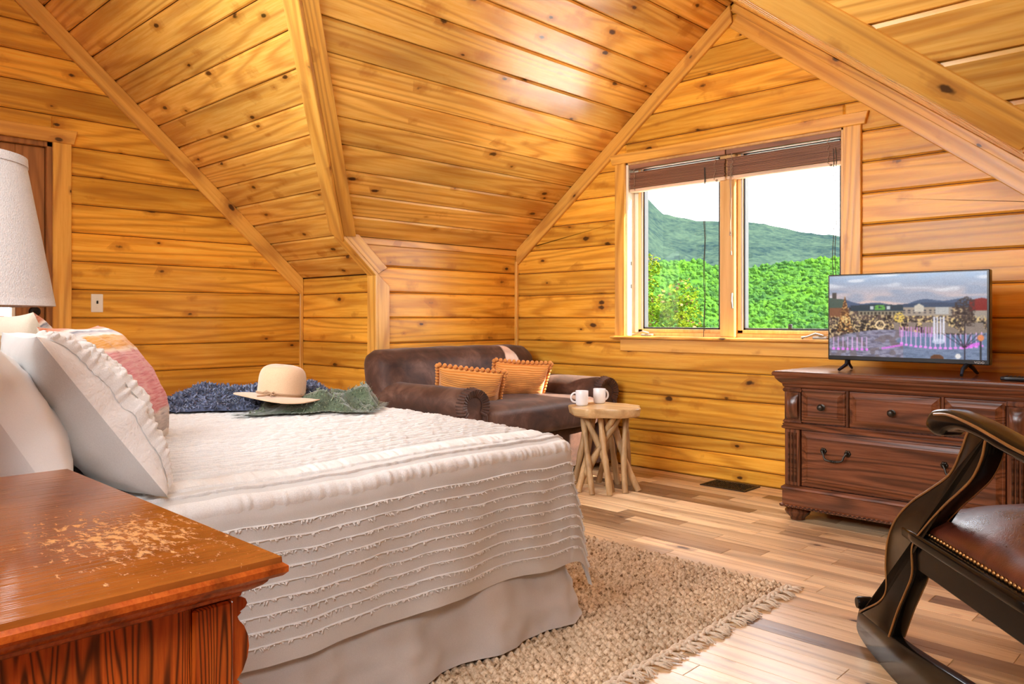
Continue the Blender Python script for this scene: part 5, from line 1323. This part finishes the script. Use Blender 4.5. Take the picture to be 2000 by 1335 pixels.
fc = bpy.data.curves.new('logo', 'FONT'); fc.body = 'VIZIO'; fc.size = 0.016; fc.extrude = 0.0004; fc.align_x = 'CENTER'; fc.space_character = 1.1
fo = bpy.data.objects.new('logo_text', fc); C.objects.link(fo)
lm_ = bpy.data.meshes.new_from_object(fo.evaluated_get(bpy.context.evaluated_depsgraph_get()))
bpy.data.objects.remove(fo)
lm_.materials.clear()
link('logo', lm_, 'logo_grey', tv, smooth=0, loc=(TW-0.045, -0.0186, TZ0+0.006), rot=(PI/2, 0, 0))
rc_ = thing('remote_control', 'black remote control lying on the dresser right of the television', 'remote', (-0.80, 4.17, 0.803), R(4))
MB().rbox((0, 0, 0.011), (0.105, 0.024, 0.011), 0.009, 8).build('shell', 'tv_black', rc_, smooth=180, weld=True)
m = MB()
for i in range(10):
    for j in range(3): m.lathe([(0.0, 0.0), (0.0045, 0.0), (0.004, 0.003), (0, 0.0032)], 8, (-0.08+i*0.016, -0.013+0.013*j, 0.0205))
m.build('buttons', 'bronze', rc_)

# ------------------------------------------------------------------ nightstand and lamp
ns = thing('nightstand', 'dark cherry nightstand with a worn, scuffed and glossy top', 'nightstand', (-1.262, 0.265, 0))
nx0, nx1, ny0, ny1 = -0.365, 0.352, -0.21, 0.187
MB().rect_loft(nx0, nx1, ny0, ny1, [(0.0, 0.05), (0.0, 0.765)]).build('carcass', 'cherry_z', ns, smooth=15)
MB().rect_loft(nx0, nx1, ny0, ny1, [(0.002, 0.750), (0.007, 0.753), (0.008, 0.757), (0.016, 0.760), (0.026, 0.766), (0.030, 0.770), (0.032, 0.775), (0.043, 0.777), (0.048, 0.782), (0.048, 0.789), (0.043, 0.793)]).build('top_moulding', 'cherry_x', ns, smooth=25)
MB().rect_loft(nx0, nx1, ny0, ny1, [(0.0425, 0.7925), (0.042, 0.800)]).build('top', 'worn_top', ns, smooth=15)
MB().rect_loft(nx0, nx1, ny0, ny1, [(0.010, 0.03), (0.02, 0.04), (0.02, 0.10), (0.006, 0.12), (0.0, 0.13)]).build('plinth', 'cherry_x', ns, smooth=25)
MB().box(nx1, nx1+0.008, ny1-0.052, ny1-0.002, 0.12, 0.750, 0.003).build('side_stile', 'cherry_z', ns, smooth=15)
MB().box(nx1, nx1+0.008, ny0+0.002, ny0+0.052, 0.12, 0.750, 0.003).build('side_stile', 'cherry_z', ns, smooth=15)
for x0 in (nx0+0.002, nx1-0.080):
    x1 = x0+0.078
    pr_ = [(0.0, 0.12), (0.0, 0.706), (0.006, 0.704), (0.014, 0.700), (0.022, 0.694), (0.025, 0.684), (0.021, 0.676), (0.013, 0.671), (0.015, 0.668), (0.009, 0.662), (0.011, 0.655), (0.020, 0.640), (0.026, 0.620), (0.028, 0.598), (0.025, 0.575), (0.018, 0.553), (0.008, 0.538), (0.012, 0.533), (0.010, 0.527), (0.020, 0.522), (0.026, 0.512), (0.024, 0.502), (0.016, 0.494), (0.012, 0.488), (0.012, 0.14), (0.018, 0.13)]
    pr_ = [(q*0.8, 0.752-(0.706-z)*0.62 if z > 0.48 else z) for q, z in pr_]
    m = MB().loft([[(x, ny1+q, z) for q, z in pr_] for x in (x0, x1)])
    m.build('pilaster', 'cherry_z', ns, smooth=40)
for z0, z1 in ((0.53, 0.74), (0.14, 0.51)):
    d = MB(); d.loft([[(x0_, ny1+q, zz) for x0_, zz in ((nx0+0.085+i_, z0+i_), (nx1-0.085-i_, z0+i_), (nx1-0.085-i_, z1-i_), (nx0+0.085+i_, z1-i_))] for i_, q in ((0, -0.02), (0, 0.004), (0.01, 0.006), (0.03, 0.014), (0.034, 0.012))])
    dd = d.build('drawer', 'cherry_x', ns, smooth=15)
    MB().lathe([(0.0, 0.0), (0.016, 0.0), (0.009, -0.006), (0.007, -0.014), (0.0175, -0.026), (0.006, -0.036), (0.0, -0.036)], 16, (0, ny1+0.012, (z0+z1)/2), 'y').build('knob', 'iron', dd)

lp_ = thing('table_lamp', 'table lamp with a white linen drum shade on the nightstand', 'lamp', (-1.553, 0.268, 0.80))
MB().lathe([(0.0, 0.0), (0.075, 0.0), (0.078, 0.012), (0.03, 0.022), (0.022, 0.05), (0.045, 0.10), (0.055, 0.16), (0.04, 0.22), (0.016, 0.25), (0.012, 0.30), (0.0, 0.30)], 28).build('base', 'bronze', lp_, smooth=50)
MB().tube([(0, 0, 0.30), (0, 0, 0.50)], 0.006, 8).build('stem', 'bronze', lp_, smooth=60)
r0, r1, z0, z1 = 0.164, 0.124, 0.310, 0.556
m = MB(); m.lathe([(r0, z0), (r0+0.001, z0+0.012), (r1+0.001, z1-0.012), (r1, z1), (r1-0.004, z1), (r0-0.004, z0)], 64)
m.f = [f for f in m.f if len(f) < 10]
n_ = 64; o_ = 0
for j in range(n_): m.f.append((5*n_+j, 5*n_+(j+1) % n_, (j+1) % n_, j))
sh_ = m.build('shade', 'lamp_linen', lp_, smooth=50)
for pr_ in ([(r0-0.002, z0-0.001), (r0+0.003, z0), (r0+0.001, z0+0.012), (r0-0.003, z0+0.012)], [(r1-0.002, z1-0.014), (r1+0.003, z1-0.014), (r1+0.002, z1+0.001), (r1-0.003, z1)]):
    m = MB(); m.lathe(pr_+[pr_[0]], 64); m.f = [f for f in m.f if len(f) < 10]
    m.build('shade_trim', 'lamp_linen', sh_, smooth=50)
m = MB()
for k in range(3):
    a = 2*PI*k/3; m.tube([(0, 0, 0.49), ((r1+0.008)*math.cos(a), (r1+0.008)*math.sin(a), 0.49)], 0.0018, 6)
m.build('spider', 'bronze', lp_, smooth=60)

# ------------------------------------------------------------------ rocking chair
K = 0.962
ux, uy = 0.6468, -0.7627                       # from the chair's front towards its back
ch = thing('rocking_chair', 'ebonised rocking chair with an oxblood leather seat edged in brass nails', 'chair', (-0.757, 2.448, 0))
ch.rotation_euler = (0, 0, math.atan2(uy, ux))
# local x = towards the back, local y = across (left of the back direction); the near side frame sits at y = 0
def sc(pts): return [(s*K, 1.09-K*(1.09-z)) for s, z in pts]
pf = sc([(0.40, 0.815), (0.372, 0.797), (0.34, 0.747), (0.279, 0.675), (0.163, 0.609), (0.052, 0.55), (-0.054, 0.475), (-0.118, 0.394), (-0.137, 0.307), (-0.132, 0.228), (-0.185, 0.171), (-0.300, 0.105), (-0.362, 0.070)])
pb = sc([(0.505, 0.815), (0.473, 0.796), (0.454, 0.747), (0.407, 0.687), (0.332, 0.632), (0.257, 0.581), (0.140, 0.490), (0.068, 0.420), (0.066, 0.338), (0.017, 0.263), (-0.036, 0.19), (-0.10, 0.086)])
post = smooth_line(pf, 5)+smooth_line(pb, 5)[::-1]
rockt = sc([(-0.375, 0.085), (-0.30, 0.092), (-0.11, 0.090), (0.068, 0.108), (0.279, 0.140), (0.50, 0.170), (0.75, 0.205), (1.0, 0.255), (1.18, 0.31)])
rockb = sc([(-0.398, 0.040), (-0.402, -0.005), (-0.345, -0.028), (-0.189, -0.041), (0.05, -0.042), (0.30, -0.030), (0.60, 0.015), (0.90, 0.10), (1.20, 0.245)])
rock = smooth_line(rockt, 5)+smooth_line(rockb, 5)[::-1]
armt = sc([(0.158, 0.798), (0.175, 0.822), (0.208, 0.838), (0.29, 0.846), (0.407, 0.836), (0.499, 0.822), (0.60, 0.806), (0.75, 0.790), (0.92, 0.80)])
armb = sc([(0.160, 0.782), (0.200, 0.768), (0.245, 0.772), (0.275, 0.788), (0.345, 0.800), (0.454, 0.792), (0.532, 0.778), (0.75, 0.755), (0.92, 0.765)])
armo = smooth_line(armt, 5)+smooth_line(armb, 5)[::-1]
backo = smooth_line(sc([(0.64, 0.30), (0.66, 0.50), (0.72, 0.70), (0.80, 0.90), (0.90, 1.10), (0.96, 1.22)]), 5)+smooth_line(sc([(0.69, 0.30), (0.71, 0.50), (0.775, 0.70), (0.86, 0.90), (0.96, 1.10), (1.01, 1.22)]), 5)[::-1]
CW = 0.56
for y in (0.0, CW):
    for nm, ol, th, bv in (('rocker', rock, 0.034, 0.006), ('front_post', post, 0.046, 0.009), ('back_post', backo, 0.036, 0.006)):
        link(nm, outline(ol, th, bv), 'ebony', ch, smooth=40, loc=(0, y, 0))
    link('arm', outline(armo, 0.062, 0.012, 3), 'ebony', ch, smooth=40, loc=(0, y, 0))
    # worn golden edge lines along the face of the post and the arm
    for sd in (-1, 1):
        for ln in (smooth_line(pf, 5), smooth_line(pb, 5)[3:]):
            q = [(s+(0.005 if ln[0][0] < 0.42*K else -0.007), y+sd*0.0225, z) for s, z in ln]
            MB().tube(q, 0.0034, 6).build('edge_bead', 'ebony_edge', ch, smooth=60)
    MB().tube([(s+0.006, y-0.030, z-0.012) for s, z in smooth_line(armt[2:8], 5)], 0.004, 6).build('arm_bead', 'ebony_edge', ch, smooth=60)
    # scroll at the foot of the post
    MB().lathe([(0.0, -0.026), (0.017, -0.026), (0.020, -0.02), (0.020, 0.02), (0.017, 0.026), (0.0, 0.026)], 20, (sc([(-0.372, 0.098)])[0][0], y, sc([(-0.372, 0.098)])[0][1]), 'y').build('scroll', 'ebony', ch, smooth=50)
def zk(z): return 1.09-K*(1.09-z)
for y in (0.0, CW):
    m = MB(); m.box(-0.012, 0.66, y-0.014, y+0.014, zk(0.352), zk(0.430), 0.004); m.build('side_rail', 'ebony', ch, smooth=20)
    MB().rbox((0.322, y, zk(0.445)), (0.335, 0.028, 0.019), 0.013, 8).build('seat_moulding', 'ebony', ch, smooth=180, weld=True)
for x in (0.0, 0.63): MB().box(x-0.014, x+0.014, 0.012, CW-0.012, zk(0.36), zk(0.45), 0.004).build('cross_rail', 'ebony', ch, smooth=20)
def lp2(p, o):
    k = (1-p.x**2)*(1-p.y**2) if p.z > 0 else 0
    cr = 0.006*math.exp(-((o.x-0.19-0.1*(o.y-0.0))/0.010)**2)*(p.z > 0)
    return Vector((0, 0, 0.085*k-cr+0.004*noise.noise(Vector((o.x*11, o.y*11, 2)))*(p.z > 0)))
MB().rbox((0.325, CW/2, zk(0.475)), (0.325, CW/2+0.004, 0.035), 0.03, 22, lp2).build('seat', 'leather', ch, smooth=180, weld=True)
m = MB(); m.lathe([(0.0068, 0.0), (0.0065, 0.002), (0.004, 0.0048), (0.0, 0.0058)], 10); nm_ = bpy.data.meshes.new('brass_nail'); nm_.from_pydata(m.v, [], m.f)
for i in range(36):
    link('brass_nail', nm_, 'brass', ch, smooth=180, loc=(0.02+i*0.0172, -0.0045, zk(0.475)-0.004), rot=(PI/2, 0, 0))
# back: top rail, splats
MB().box(0.0, 0.03, 0.015, CW-0.015, 0.0, 0.10, 0.008).build('top_rail', 'ebony', ch, smooth=20, loc=(zk(0)*0+0.90, 0, 1.08))
for k in range(5):
    y = 0.08+k*0.10
    link('splat', outline([(0.640, 0.46), (0.655, 0.46), (0.93, 1.10), (0.915, 1.10)], 0.05, 0.003), 'ebony', ch, smooth=30, loc=(0.01, y, 0))
